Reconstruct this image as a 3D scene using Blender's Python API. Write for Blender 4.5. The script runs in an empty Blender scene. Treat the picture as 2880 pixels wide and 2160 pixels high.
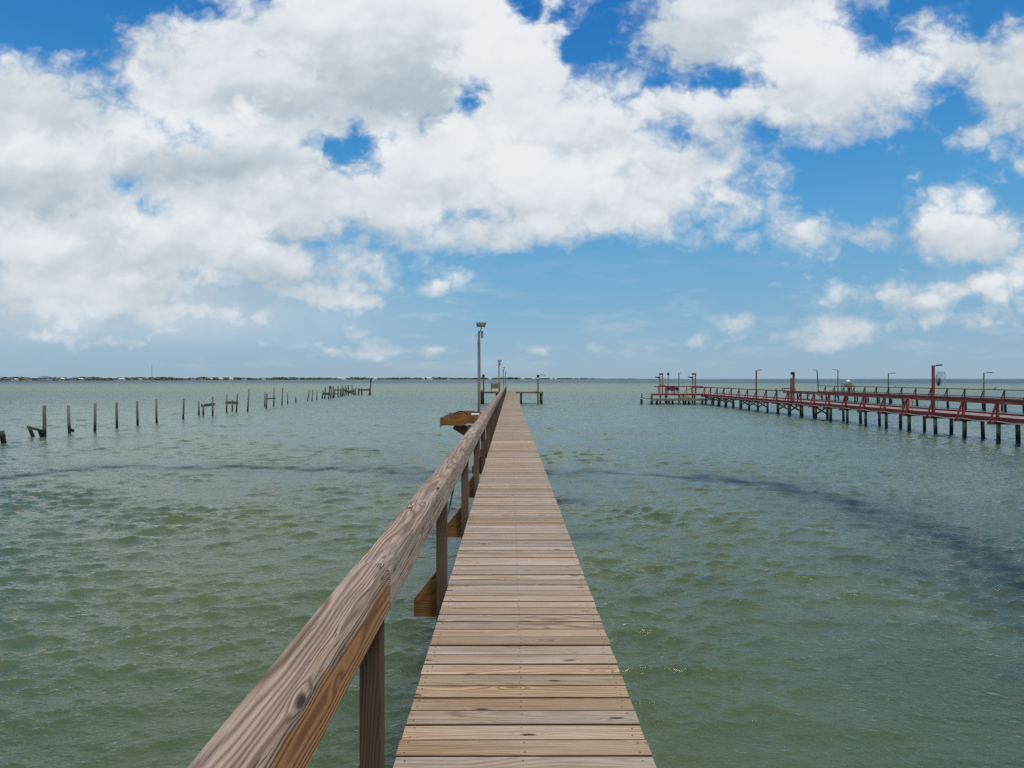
import bpy, math, random
import numpy as np
from mathutils import Vector, Matrix
random.seed(7)
RNG = np.random.RandomState(11)
scene = bpy.context.scene
COL = scene.collection

# ------------------------------------------------------------------ camera
HC = 3.56            # eye above the water
F = 1859.0           # focal length in photo pixels (2880 wide)
HX, HY = 1436.0, 1065.0
cd = bpy.data.cameras.new('camera'); cam = bpy.data.objects.new('camera', cd); COL.objects.link(cam)
cd.sensor_width = 36.0; cd.lens = 36.0 * F / 2880.0
cd.clip_start = 0.05; cd.clip_end = 60000
cam.location = (0, 0, HC)
cam.rotation_euler = (math.radians(90) - math.atan(15 / F), 0, -math.atan(4 / F))
scene.camera = cam
scene.view_settings.view_transform = 'Standard'; scene.view_settings.look = 'None'
scene.view_settings.gamma = 1; scene.view_settings.exposure = 0.0
scene.view_settings.use_curve_mapping = False
scene.cycles.use_denoising = False
scene.cycles.max_bounces = 6; scene.cycles.caustics_reflective = False; scene.cycles.caustics_refractive = False

# ------------------------------------------------------------------ sun
SUN_EL, SUN_AZ = math.radians(62), math.radians(138)   # azimuth clockwise from +Y
sd = bpy.data.lights.new('sun', 'SUN'); sun = bpy.data.objects.new('sun', sd); COL.objects.link(sun)
sd.energy = 2.5; sd.angle = math.radians(14); sd.color = (1.0, 0.95, 0.88)
sdir = Vector((math.sin(SUN_AZ) * math.cos(SUN_EL), math.cos(SUN_AZ) * math.cos(SUN_EL), math.sin(SUN_EL)))
sun.rotation_euler = (-sdir).to_track_quat('-Z', 'Y').to_euler()

# ------------------------------------------------------------------ node helpers
class NT:
    def __init__(s, tree): s.t = tree; s.n = tree.nodes; s.l = tree.links
    def put(s, sock, v):
        if v is None: return
        if isinstance(v, bpy.types.NodeSocket): s.l.new(v, sock)
        else:
            if sock.type == 'RGBA' and len(v) == 3: v = (*v, 1)
            sock.default_value = v
    def m(s, op, a, b=None, c=None, clamp=False):
        n = s.n.new('ShaderNodeMath'); n.operation = op; n.use_clamp = clamp
        for i, v in enumerate((a, b, c)): s.put(n.inputs[i], v)
        return n.outputs[0]
    def v(s, op, a, b=None, c=None):
        n = s.n.new('ShaderNodeVectorMath'); n.operation = op
        for i, v in enumerate((a, b, c)):
            if v is not None: s.put(n.inputs[i], v)
        return n.outputs['Value'] if op in ('LENGTH', 'DOT_PRODUCT') else n.outputs[0]
    def scale(s, a, k):
        n = s.n.new('ShaderNodeVectorMath'); n.operation = 'SCALE'; s.put(n.inputs[0], a); s.put(n.inputs['Scale'], k); return n.outputs[0]
    def noise(s, vec, scale, detail=2, rough=.5, dist=0, dim='3D', col=False, lac=2.0):
        n = s.n.new('ShaderNodeTexNoise'); n.noise_dimensions = dim
        s.put(n.inputs['Vector'], vec); s.put(n.inputs['Scale'], scale); s.put(n.inputs['Detail'], detail)
        s.put(n.inputs['Roughness'], rough); s.put(n.inputs['Distortion'], dist); s.put(n.inputs['Lacunarity'], lac)
        return n.outputs['Color'] if col else n.outputs['Fac']
    def mr(s, v, a, b, c=0., d=1., smooth=True):
        n = s.n.new('ShaderNodeMapRange'); n.interpolation_type = 'SMOOTHSTEP' if smooth else 'LINEAR'
        for i, x in enumerate((v, a, b, c, d)): s.put(n.inputs[i], x)
        return n.outputs[0]
    def mix(s, f, a, b, blend='MIX'):
        n = s.n.new('ShaderNodeMix'); n.data_type = 'RGBA'; n.blend_type = blend; n.clamp_factor = True
        s.put(n.inputs[0], f); s.put(n.inputs[6], a); s.put(n.inputs[7], b); return n.outputs[2]
    def sep(s, v):
        n = s.n.new('ShaderNodeSeparateXYZ'); s.put(n.inputs[0], v); return n.outputs
    def comb(s, x=0., y=0., z=0.):
        n = s.n.new('ShaderNodeCombineXYZ')
        for i, v in enumerate((x, y, z)): s.put(n.inputs[i], v)
        return n.outputs[0]
    def attr(s, name, out='Fac'):
        n = s.n.new('ShaderNodeAttribute'); n.attribute_name = name; return n.outputs[out]
    def vor(s, vec, scale, feat='F1', out='Distance', rnd=1.0):
        n = s.n.new('ShaderNodeTexVoronoi'); n.feature = feat
        s.put(n.inputs['Vector'], vec); s.put(n.inputs['Scale'], scale); s.put(n.inputs['Randomness'], rnd); return n.outputs[out]
    def bump(s, h, strength=.5, dist=.01):
        n = s.n.new('ShaderNodeBump'); s.put(n.inputs['Height'], h); s.put(n.inputs['Strength'], strength); s.put(n.inputs['Distance'], dist)
        return n.outputs[0]

# ------------------------------------------------------------------ sky with broken cumulus, laid out by direction
world = bpy.data.worlds.new('World'); scene.world = world; world.use_nodes = True
W = NT(world.node_tree); W.n.clear()
world.cycles.sampling_method = 'MANUAL'; world.cycles.sample_map_resolution = 512
out = W.n.new('ShaderNodeOutputWorld'); bg = W.n.new('ShaderNodeBackground'); bg.inputs['Strength'].default_value = 0.1
W.l.new(bg.outputs[0], out.inputs[0])
sky = W.n.new('ShaderNodeTexSky'); sky.sky_type = 'NISHITA'; sky.sun_disc = False
sky.sun_elevation = SUN_EL; sky.sun_rotation = SUN_AZ
sky.air_density = 1.0; sky.dust_density = 0.6; sky.ozone_density = 2.5
tc = W.n.new('ShaderNodeTexCoord')
D = W.v('NORMALIZE', tc.outputs['Generated'])
dx, dy, dz = W.sep(D)
yy = W.m('MAXIMUM', dy, 0.12)
u = W.m('MULTIPLY_ADD', W.m('DIVIDE', dx, yy), 18.59, 14.36)
vv = W.m('MULTIPLY_ADD', W.m('DIVIDE', dz, yy), -18.59, 10.65)      # hundred-pixel units, down is +
nvec = W.comb(W.m('MULTIPLY', u, .20), W.m('MULTIPLY', vv, .27), W.m('MULTIPLY', dz, 0.8))
uv = W.comb(u, vv, 0.0)
# warp of the outline
wn = W.noise(nvec, 2.2, 3, .55, col=True)
uvw = W.v('MULTIPLY_ADD', W.v('SUBTRACT', wn, (.5, .5, .5)), (1.7, 1.3, 0), uv)
def blob(cx, cy, rx, ry):
    k = W.v('MULTIPLY_ADD', uvw, (1 / rx, 1 / ry, 0), (-cx / rx, -cy / ry, 0))
    r = min(rx, ry)
    return W.m('MULTIPLY_ADD', W.v('LENGTH', k), -r, r)
def union(bl, k=.35):
    f = None
    for b in bl:
        g = blob(*b)
        f = g if f is None else W.m('SMOOTH_MAX', f, g, k)
    return f
CL = [  # large masses
 (11.0, 1.2, 4.6, 2.9), (6.6, 2.4, 4.0, 2.0), (1.2, 3.9, 3.6, 2.1), (9.5, 4.6, 6.2, 2.3), (3.5, 6.0, 5.0, 2.3),
 (14.6, 4.2, 4.2, 2.3), (17.6, 5.1, 4.1, 1.75), (13.6, 6.3, 3.6, 0.75), (14.6, 1.6, 1.8, 1.9),
 (2.2, 7.9, 4.2, 1.15), (7.0, 7.4, 3.6, 0.75), (9.2, 8.3, 1.6, .4),
 (21.0, .9, 3.9, 1.9), (19.0, 2.9, 2.2, .9), (16.6, 3.1, 2.4, .8), (23.3, 2.3, 3.3, 1.7), (20.2, 3.2, 1.4, 1.0), (12.0, -2.2, 14.0, 2.3),
 (28.6, 2.1, 1.7, 1.5), (27.3, 3.7, .7, .5), (28.9, 3.8, .4, .8),
 (27.2, 6.4, 1.8, 1.0), (28.8, 7.3, .7, .6), (22.5, 6.55, 1.1, .45), (24.2, 6.65, 1.0, .22), (27.4, 1.6, 2.4, 1.1),
 (12.4, 7.85, 1.1, .45), (23.5, 8.1, .8, .22), (25.5, 8.3, 1.4, .34), (27.7, 8.1, 1.5, .42), (4.4, 8.85, 3.2, .35), (1.6, 9.25, 2.0, .2), (27.6, 8.95, 1.9, .25),
 (23.8, 9.1, .7, .4), (23.4, 9.52, 1.0, .16), (21.1, 9.15, .55, .18), (20.7, 9.57, .75, .15),
 (14.9, 9.72, .5, .14), (16.7, 9.74, .4, .1), (17.7, 9.76, .3, .13),
 (6.9, 8.95, .55, .25), (8.65, 9.25, .3, .18), (7.7, 9.55, .45, .13), (10.3, 9.42, .42, .16), (9.9, 9.82, 1.1, .11),
 (12.4, 9.76, .32, .09), (11.4, 9.86, .45, .08), (4.9, 9.4, .6, .16), (3.2, 9.5, .8, .13), (14.9, 6.35, 2.6, .5), (20.4, 5.6, 1.3, .7)]
HO = [  # gaps of blue
 (9.72, 4.12, .8, .58), (12.6, 3.3, .55, .24), (13.25, 2.85, .25, .4), (3.85, 5.25, .38, .28), (4.25, 5.75, .25, .35),
 (14.9, .1, .45, .6), (16.7, 1.25, 1.15, 1.05), (16.0, .3, .6, .6), (19.7, 2.35, 1.45, .5), (0.6, -.1, 5.0, 1.35), (27.2, -.1, 1.8, .75)]
f = union(CL, .25)
h = union(HO, .15)
n1 = W.noise(nvec, 2.6, 7, .49)
pv = W.n.new('ShaderNodeTexVoronoi'); pv.feature = 'SMOOTH_F1'; pv.inputs['Smoothness'].default_value = .35
pv.inputs['Scale'].default_value = 1.15; pv.inputs['Detail'].default_value = 2.5; pv.inputs['Roughness'].default_value = .55; pv.inputs['Lacunarity'].default_value = 2.3
wn2 = W.noise(uv, 1.6, 3, .5, col=True)
W.l.new(W.v('MULTIPLY_ADD', W.v('SUBTRACT', wn2, (.5, .5, .5)), (.9, .8, 0), W.v('MULTIPLY', uv, (1, 1.25, 0))), pv.inputs['Vector'])
puff = W.m('SUBTRACT', .46, pv.outputs['Distance'])
n2 = W.noise(W.v('ADD', nvec, (7.3, 1.7, 4.1)), 9.0, 6, .58)
fil = W.noise(W.v('ADD', nvec, (3.3, 9.7, 1.1)), 1.5, 3, .45)
amp = W.mr(vv, 10.6, 4.0, .20, 1.05, smooth=False)                 # detail shrinks toward the horizon
nn = W.m('ADD', W.m('MULTIPLY_ADD', W.m('SUBTRACT', n1, .5), 1.9, .50), W.m('MULTIPLY_ADD', W.m('SUBTRACT', n2, .5), .5, W.m('MULTIPLY', puff, .75)))
f1 = W.m('MULTIPLY_ADD', nn, amp, f)
h1 = W.m('MULTIPLY_ADD', nn, W.m('MULTIPLY', amp, -.85), W.m('ADD', h, .20))
front = W.m('MULTIPLY', W.mr(f1, W.m('MULTIPLY', amp, -.32), W.m('MULTIPLY', amp, .85)), W.mr(h1, -.15, .62, 1, 0))
# thin veil low over the horizon and wisps
veil = W.m('MULTIPLY', W.mr(W.noise(W.v('MULTIPLY', nvec, (.7, 2.2, 1)), 3.0, 6, .6), .48, .78), W.mr(vv, 6.5, 9.0, 0, .45))
front = W.m('MAXIMUM', front, veil)
lowmist = W.m('MULTIPLY', W.m('MULTIPLY', W.mr(u, 14.0, 4.0, 0, .72), W.mr(W.m('MULTIPLY_ADD', W.m('SUBTRACT', n1, .5), 2.5, vv), 7.4, 8.3)), W.mr(vv, 10.2, 8.9))
front = W.m('MAXIMUM', front, lowmist)
# elsewhere round the sky
gn = W.noise(W.v('MULTIPLY', D, (1, 1, 1.6)), 2.3, 7, .55)
gen = W.mr(gn, .44, .56)
wf = W.mr(dy, .30, .52)
alpha = W.m('ADD', W.m('MULTIPLY', front, wf), W.m('MULTIPLY', gen, W.m('SUBTRACT', 1.0, wf)))
alpha = W.m('MULTIPLY', alpha, W.mr(dz, .0, .03))
# heaped layers: every heap is bright on its crown and greyer toward its base, nearer heaps cover farther ones
LAY = [  # cx, cy, rx, ry, crown, base
 (20.0, .8, 2.4, 1.6, .74, .42), (10.6, .6, 5.2, 3.1, 1.0, .42), (1.6, 2.4, 2.9, 1.6, .80, .62), (14.2, 2.0, 1.9, 2.2, 1.0, .78), (7.2, 2.2, 2.4, 1.6, .84, .36),
 (5.6, 4.15, 3.7, 1.35, .98, .34), (1.0, 4.9, 2.8, 1.4, .92, .32), (9.0, 5.9, 2.9, 1.4, .84, .50), (16.0, 4.1, 3.6, 2.0, .84, .55), (12.4, 4.9, 3.6, 1.5, .98, .60), (15.6, 5.3, 2.4, 1.5, 1.02, .52),
 (19.4, 5.7, 2.5, 1.1, .86, .60), (14.6, 6.4, 4.6, .8, .84, .52), (23.6, 2.1, 3.2, 2.0, .98, .52), (20.6, 3.3, 1.7, 1.0, .90, .58), (23.8, 8.2, 1.2, .35, .9, .6), (26.6, 8.3, 2.6, .5, .9, .6), (28.6, 2.2, 1.9, 1.8, .74, .58),
 (5.3, 6.8, 2.6, 1.0, .90, .56), (1.2, 7.1, 2.4, .8, .84, .52), (8.0, 7.5, 1.9, .7, .84, .58), (3.9, 8.0, 2.1, .6, .86, .56), (27.3, 6.3, 2.1, 1.0, .98, .60), (12.5, 7.8, 1.2, .5, .96, .55)]
edge = W.m('MULTIPLY', nn, .85)
shade = W.m('ADD', .74, W.m('MULTIPLY', W.m('SUBTRACT', fil, .5), .3))
vw = W.sep(uvw)[1]
for (cx, cy, rx, ry, cr, ba) in LAY:
    k = W.v('MULTIPLY_ADD', uvw, (1 / rx, 1 / ry, 0), (-cx / rx, -cy / ry, 0))
    r = min(rx, ry)
    fi = W.m('MULTIPLY_ADD', W.m('SUBTRACT', 1.0, W.v('LENGTH', k)), r, edge)
    sh = W.mr(vw, cy - ry * .45, cy + ry * .95, cr, ba)
    mx_ = W.n.new('ShaderNodeMix'); mx_.data_type = 'FLOAT'
    W.l.new(W.mr(fi, -.1, .95), mx_.inputs[0]); W.l.new(shade, mx_.inputs[2]); W.l.new(sh, mx_.inputs[3]); shade = mx_.outputs[0]
n1b = W.noise(W.v('ADD', nvec, (-.025, -.06, 0)), 2.8, 4, .45)
rel = W.m('MULTIPLY', W.m('SUBTRACT', W.noise(nvec, 2.8, 4, .45), n1b), .6)
shade = W.m('ADD', shade, W.m('ADD', rel, W.m('MULTIPLY', puff, .10)))
shade = W.m('ADD', shade, W.m('MULTIPLY_ADD', fil, .36, -.18))
shade = W.m('ADD', shade, W.mr(f1, .0, .9, -.06, .0))
cloud = W.mix(W.mr(shade, .25, 1.0, smooth=True), (.40, .485, .555), (.83, .86, .885))
cloud = W.mix(W.mr(dz, .13, .0, 0, .5), W.scale(cloud, 10.0), (4.6, 5.8, 6.9))
ramp = W.n.new('ShaderNodeValToRGB'); W.l.new(W.m('MULTIPLY', dz, 1.6), ramp.inputs[0])
STOPS = [(0, (.31, .45, .585)), (.10, (.245, .44, .62)), (.22, (.165, .415, .64)), (.38, (.085, .35, .67)), (.56, (.032, .25, .61)), (.85, (.004, .145, .50)), (1, (.004, .11, .42))]
while len(ramp.color_ramp.elements) < len(STOPS): ramp.color_ramp.elements.new(.5)
for el_, (p_, c_) in zip(ramp.color_ramp.elements, STOPS): el_.position = p_; el_.color = (*c_, 1)
skyc = W.mix(.88, sky.outputs[0], W.scale(ramp.outputs[0], 10.0))
full = W.mix(alpha, skyc, cloud)
W.put(bg.inputs['Color'], full)
# ------------------------------------------------------------------ mesh builders
class MB:
    def __init__(s): s.v = []; s.f = []; s.g = []; s.mi = []; s.cur = 0; s.tn = []; s.hu = []; s.hue = 0.0
    def add(s, vs, fs, gs=None):
        o = len(s.v); s.v += [tuple(v) for v in vs]; s.f += [tuple(i + o for i in f) for f in fs]
        s.g += [tuple(g) for g in (gs or [(v[0], v[1], v[2]) for v in vs])]; s.mi += [s.cur] * len(fs)
        s.tn += [random.uniform(-1, 1)] * len(vs); s.hu += [s.hue] * len(vs)
    def beam(s, p0, p1, w, h, up=(0, 0, 1), ch=0.0, seg=1, fn=None):
        """board from p0 to p1, w across, h along up; grain runs along it"""
        p0 = Vector(p0); p1 = Vector(p1); d = (p1 - p0); L = d.length; d.normalize(); up = Vector(up)
        sd_ = d.cross(up)
        if sd_.length < 1e-4: sd_ = d.cross(Vector((1, 0, 0)))
        sd_.normalize(); up = sd_.cross(d).normalized()
        a, b = w / 2, h / 2
        if ch > 0: prof = [(-a + ch, b), (a - ch, b), (a, b - ch), (a, -b + ch), (a - ch, -b), (-a + ch, -b), (-a, -b + ch), (-a, b - ch)]
        else: prof = [(-a, b), (a, b), (a, -b), (-a, -b)]
        n = len(prof); o = (random.uniform(0, 90), random.uniform(-.25, .25), random.uniform(-.3, .1) - b)
        vs, gs, fs = [], [], []
        for i in range(seg + 1):
            t = i / seg
            for j, (x, z) in enumerate(prof):
                if fn: x, z = fn(t * L, x, z)
                vs.append(p0 + d * (t * L) + sd_ * x + up * z); gs.append((t * L + o[0], x + o[1], z + o[2]))
        for i in range(seg):
            for j in range(n):
                k = (j + 1) % n; fs.append((i * n + j, i * n + k, (i + 1) * n + k, (i + 1) * n + j))
        fs.append(tuple(range(n - 1, -1, -1))); fs.append(tuple(seg * n + j for j in range(n)))
        s.add(vs, fs, gs)
    def tube(s, pts, r, n=8, cap=True):
        pts = [Vector(p) for p in pts]; rs = r if isinstance(r, (list, tuple)) else [r] * len(pts)
        vs, gs, fs = [], [], []; o = random.uniform(0, 50); ln = 0; prev = None
        for i, p in enumerate(pts):
            d = (pts[min(i + 1, len(pts) - 1)] - pts[max(i - 1, 0)]).normalized()
            if prev is None:
                a = d.cross(Vector((0, 1, 0)) if abs(d.y) < .9 else Vector((1, 0, 0))).normalized()
            else:
                a = (prev - d * prev.dot(d)).normalized()
            prev = a; b = d.cross(a)
            if i: ln += (p - pts[i - 1]).length
            for j in range(n):
                t = 2 * math.pi * j / n; q = a * math.cos(t) * rs[i] + b * math.sin(t) * rs[i]
                vs.append(p + q); gs.append((ln + o, q.dot(a) + o, q.dot(b)))
        for i in range(len(pts) - 1):
            for j in range(n):
                k = (j + 1) % n; fs.append((i * n + j, i * n + k, (i + 1) * n + k, (i + 1) * n + j))
        if cap: fs.append(tuple(range(n - 1, -1, -1))); fs.append(tuple((len(pts) - 1) * n + j for j in range(n)))
        s.add(vs, fs, gs)
    def ball(s, c, r, nu=10, nv=7, sx=1, sy=1, sz=1, z0=-1.0):
        vs, fs = [], []
        for i in range(nv + 1):
            t = -math.pi / 2 + math.pi * i / nv
            for j in range(nu):
                p = 2 * math.pi * j / nu; z = max(math.sin(t), z0)
                vs.append((c[0] + r * sx * math.cos(t) * math.cos(p), c[1] + r * sy * math.cos(t) * math.sin(p), c[2] + r * sz * z))
        for i in range(nv):
            for j in range(nu):
                k = (j + 1) % nu; fs.append((i * nu + j, i * nu + k, (i + 1) * nu + k, (i + 1) * nu + j))
        s.add(vs, fs)
    def box(s, c, sx, sy, sz):
        s.beam((c[0] - sx / 2, c[1], c[2]), (c[0] + sx / 2, c[1], c[2]), sy, sz)
    def build(s, name, mat, parent=None, smooth=False):
        mats = mat if isinstance(mat, (list, tuple)) else [mat]
        o = Vector((0, 0, 0)); q = parent
        while q is not None: o = o + q.location; q = q.parent
        me = bpy.data.meshes.new(name)
        me.from_pydata([(v[0] - o.x, v[1] - o.y, v[2] - o.z) for v in s.v], [], s.f)
        at_ = me.attributes.new('grain', 'FLOAT_VECTOR', 'POINT')
        at_.data.foreach_set('vector', np.array(s.g, dtype=np.float32).ravel())
        for nm_, dat in (('tone', s.tn), ('hue', s.hu)):
            me.attributes.new(nm_, 'FLOAT', 'POINT').data.foreach_set('value', np.array(dat, dtype=np.float32))
        for m in mats: me.materials.append(m)
        if len(mats) > 1: me.polygons.foreach_set('material_index', s.mi)
        if smooth: me.polygons.foreach_set('use_smooth', [True] * len(me.polygons))
        me.update()
        ob = bpy.data.objects.new(name, me); COL.objects.link(ob)
        if parent is not None: ob.parent = parent
        return ob
def tag(o, label=None, cat=None, group=None, kind=None):
    for k, v in (('label', label), ('category', cat), ('group', group), ('kind', kind)):
        if v: o[k] = v
    return o
def thing(name, label, cat, loc=(0, 0, 0), group=None):
    o = bpy.data.objects.new(name, None); COL.objects.link(o); o.location = loc; o.empty_display_size = .2
    return tag(o, label, cat, group)
def one(name, mat, parent, fn, label=None, smooth=False):
    m = MB(); fn(m); ob = m.build(name, mat, parent, smooth)
    if label: ob['label'] = label
    return ob
def on_water(px, py): d = F * HC / (py - HY); return (px - HX) * d / F, d      # a waterline seen in the photo -> its real spot
def hz(py, d): return HC - (py - HY) * d / F

# ------------------------------------------------------------------ materials
def newmat(name):
    m = bpy.data.materials.new(name); m.use_nodes = True; T = NT(m.node_tree)
    return m, T, m.node_tree.nodes['Principled BSDF']
def plain(name, col, rough=.6, metal=0, var=.25, sc=6, spec=.4):
    m, T, P = newmat(name)
    co = T.n.new('ShaderNodeTexCoord').outputs['Object']
    n = T.noise(co, sc, 5, .6)
    c = T.mix(T.mr(n, .3, .7), [x * (1 - var) for x in col], [min(1, x * (1 + var)) for x in col])
    T.put(P.inputs['Base Color'], c); P.inputs['Roughness'].default_value = rough; P.inputs['Metallic'].default_value = metal
    P.inputs['Specular IOR Level'].default_value = spec
    return m
def wood(name, light, dark, grey, greyamt=.5, knots=1.0, rings=150., bumpd=.0016, contrast=1.0, rough=.78, pervar=.28, wet=0, extra=None, knot_sc=(2.2, 9.0, 9.0), hue=None, streak=0.0, lowd=.16, crack=0.0, knotd=.020):
    m, T, P = newmat(name)
    g = T.attr('grain', 'Vector')
    gx, gy, gz = T.sep(g)
    low = T.noise(T.comb(T.m('MULTIPLY', gx, .55), T.m('MULTIPLY', gy, 2.2), T.m('MULTIPLY', gz, 2.2)), 1.6, 2, .5)
    # knots: cells stretched along the grain
    kv = T.v('MULTIPLY', g, knot_sc)
    kd = T.vor(kv, 1.0)
    kn = T.mr(kd, .32, .02, 0, knotd * knots)
    r = T.v('LENGTH', T.comb(0., gy, T.m('ADD', gz, .09)))
    r = T.m('ADD', T.m('ADD', r, T.m('MULTIPLY', low, lowd)), kn)
    wob = T.noise(T.v('MULTIPLY', g, (3, 40, 40)), 1.0, 2, .5)
    ph = T.m('MULTIPLY_ADD', r, rings * 6.283, T.m('MULTIPLY', wob, 1.8))
    sn = T.m('MULTIPLY_ADD', T.m('SINE', ph), .5, .5)
    ring = T.m('POWER', sn, 1.7)
    fine = T.noise(T.v('MULTIPLY', g, (5, 260, 260)), 1.0, 3, .65)
    patch = T.noise(T.v('MULTIPLY', g, (.9, 4, 4)), 1.0, 4, .6)
    c = T.mix(T.m('MULTIPLY', ring, contrast * .8), light, dark)
    gc = T.mix(T.m('MULTIPLY', ring, .5 * contrast), grey, [x * .62 for x in grey])
    c = T.mix(T.mr(patch, .62 - greyamt * .5, .86 - greyamt * .5), c, gc)
    per = T.n.new('ShaderNodeTexWhiteNoise'); per.noise_dimensions = '1D'
    T.put(per.inputs['W'], T.attr('tone'))
    c = T.mix(T.mr(fine, .35, .75, .0, .38, smooth=False), c, [x * .45 for x in dark])
    if streak:
        sk = T.noise(T.v('MULTIPLY', g, (1.3, 38, 38)), 1.0, 4, .65)
        c = T.mix(T.mr(sk, .46, .74, 0, streak, smooth=False), c, [x * .5 for x in dark])
    if crack:
        ck = T.noise(T.v('MULTIPLY', g, (1.1, 34, 34)), 1.0, 3, .6)
        ck = T.m('MULTIPLY', T.mr(T.m('ABSOLUTE', T.m('SUBTRACT', ck, .5)), .022, .004), T.mr(T.noise(T.v('MULTIPLY', g, (2.0, 6, 6)), 1.0, 2), .42, .6, 0, crack))
        c = T.mix(ck, c, [x * .28 for x in dark])
    kk = T.mr(T.vor(kv, 1.0), .12, .055, 0, min(1., knots * .9)) if knots else 0.0
    c = T.mix(kk, c, [x * .25 for x in dark])
    ob = T.attr('tone')
    c = T.mix(1.0, c, T.comb(*[T.m('MULTIPLY_ADD', ob, pervar, 1.0)] * 3), 'MULTIPLY')
    if hue: c = T.mix(T.mr(T.attr('hue'), 0, 1, 0, 1, False), c, T.mix(1.0, c, hue, 'MULTIPLY'))
    if extra: c = extra(T, c, ring)
    T.put(P.inputs['Base Color'], c); P.inputs['Roughness'].default_value = rough; P.inputs['Specular IOR Level'].default_value = .3
    hgt = T.m('SUBTRACT', T.m('MULTIPLY_ADD', fine, -.5, T.m('MULTIPLY', ring, -.6)), kk)
    T.put(P.inputs['Normal'], T.bump(hgt, .7, bumpd))
    return m
def dark_foot(z0, z1, col):
    def f(T, c, ring):
        z = T.sep(T.n.new('ShaderNodeNewGeometry').outputs['Position'])[2]
        co = T.n.new('ShaderNodeNewGeometry').outputs['Position']
        w_ = T.m('ADD', z, T.m('MULTIPLY_ADD', T.noise(co, 4, 3), .4, -.2))
        return T.mix(T.mr(w_, z1, z0), c, col)
    return f
M = {}
M['deck'] = wood('weathered_decking', (.56, .425, .30), (.235, .145, .09), (.52, .44, .365), .42, 1.6, 62, .002, 1.0, .85, .20, hue=(.92, .80, .62), streak=.6)
M['rail'] = wood('weathered_rail', (.50, .375, .28), (.20, .125, .085), (.46, .37, .30), .38, 1.3, 120, .006, 1.15, .8, .15, knot_sc=(2.4, 8, 8), lowd=.055, streak=.8, crack=.95, knotd=.008)
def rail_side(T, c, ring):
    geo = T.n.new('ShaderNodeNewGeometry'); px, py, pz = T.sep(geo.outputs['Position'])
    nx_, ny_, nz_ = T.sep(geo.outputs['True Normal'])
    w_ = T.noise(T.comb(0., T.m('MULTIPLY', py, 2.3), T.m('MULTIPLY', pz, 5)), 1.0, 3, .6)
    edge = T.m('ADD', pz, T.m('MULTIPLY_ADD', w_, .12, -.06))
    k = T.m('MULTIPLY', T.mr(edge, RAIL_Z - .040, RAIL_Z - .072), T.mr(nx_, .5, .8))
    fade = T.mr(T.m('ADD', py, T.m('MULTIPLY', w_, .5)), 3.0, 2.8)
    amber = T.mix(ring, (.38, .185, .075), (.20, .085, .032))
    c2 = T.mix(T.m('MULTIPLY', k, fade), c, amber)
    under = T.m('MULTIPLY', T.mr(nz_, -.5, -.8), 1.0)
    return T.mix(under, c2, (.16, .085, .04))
RAIL_Z = HC - .765
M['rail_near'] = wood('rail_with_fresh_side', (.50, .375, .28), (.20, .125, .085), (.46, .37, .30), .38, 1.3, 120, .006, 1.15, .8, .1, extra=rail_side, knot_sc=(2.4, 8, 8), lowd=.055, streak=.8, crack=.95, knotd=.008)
M['post'] = wood('brown_post', (.115, .072, .042), (.045, .026, .016), (.12, .095, .075), .35, .8, 70, .0015, .9, .8, .25)
M['brace'] = wood('amber_brace', (.25, .115, .035), (.12, .048, .016), (.2, .13, .08), .1, .6, 60, .0015, 1.0, .75, .2)
M['under'] = wood('brown_joist', (.20, .13, .08), (.10, .06, .035), (.2, .16, .13), .4, .5, 60, .0015, .8, .8, .2)  # mid-brown joist timber
M['pile'] = wood('pier_piling', (.30, .27, .18), (.15, .14, .09), (.28, .28, .21), .5, .4, 50, .004, .7, .8, .2, extra=dark_foot(.35, .75, (.022, .024, .016)))
M['old'] = wood('derelict_timber', (.17, .125, .085), (.08, .06, .04), (.20, .175, .15), .5, .3, 40, .006, .8, .85, .3, extra=dark_foot(.35, .7, (.018, .018, .013)))
M['olddark'] = wood('mossy_timber', (.08, .072, .045), (.04, .035, .022), (.08, .08, .055), .5, .3, 40, .006, .8, .85, .3, extra=dark_foot(.35, .7, (.016, .018, .012)))
M['pole'] = wood('light_pole_wood', (.24, .18, .15), (.14, .10, .08), (.27, .23, .21), .5, .3, 60, .002, .6, .8, .1)
M['red'] = wood('dark_red_painted_wood', (.27, .036, .028), (.18, .02, .017), (.33, .13, .10), .28, .1, 60, .001, .4, .6, .35)
M['redrail'] = wood('dark_red_rail', (.19, .024, .021), (.12, .014, .013), (.22, .09, .07), .22, .1, 60, .001, .4, .6, .25)
M['reddeck'] = wood('faded_red_decking', (.36, .22, .195), (.24, .12, .11), (.36, .30, .28), .5, .2, 60, .001, .5, .8, .3)
M['brownrail'] = wood('brown_red_rail', (.13, .065, .05), (.08, .04, .032), (.14, .10, .085), .3, .1, 60, .001, .4, .75, .3)
M['tan'] = wood('tan_timber', (.34, .23, .13), (.2, .12, .065), (.3, .26, .2), .4, .3, 60, .001, .5, .8, .2)
M['green'] = wood('green_brown_dock', (.20, .16, .085), (.12, .09, .05), (.19, .19, .13), .5, .3, 60, .001, .5, .8, .3, extra=dark_foot(.1, .45, (.02, .024, .014)))
M['black'] = plain('black_plastic', (.018, .018, .02), .45)
M['lampbody'] = plain('dark_bronze_metal', (.03, .026, .02), .5, .3)
M['lens'] = plain('lamp_glass', (.085, .075, .04), .45, 0, .1)
M['white'] = plain('white_plastic', (.75, .75, .74), .45, 0, .05)
M['grey'] = plain('galvanised_box', (.22, .25, .27), .5, .3)
M['pvc'] = plain('cream_pipe', (.55, .50, .42), .5, 0, .1)
M['net'] = plain('dark_netting', (.035, .045, .05), .8)
M['alu'] = plain('aluminium', (.35, .37, .38), .35, .8)
M['sheet'] = plain('pale_cutting_sheet', (.30, .27, .24), .5, 0, .06)
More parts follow.
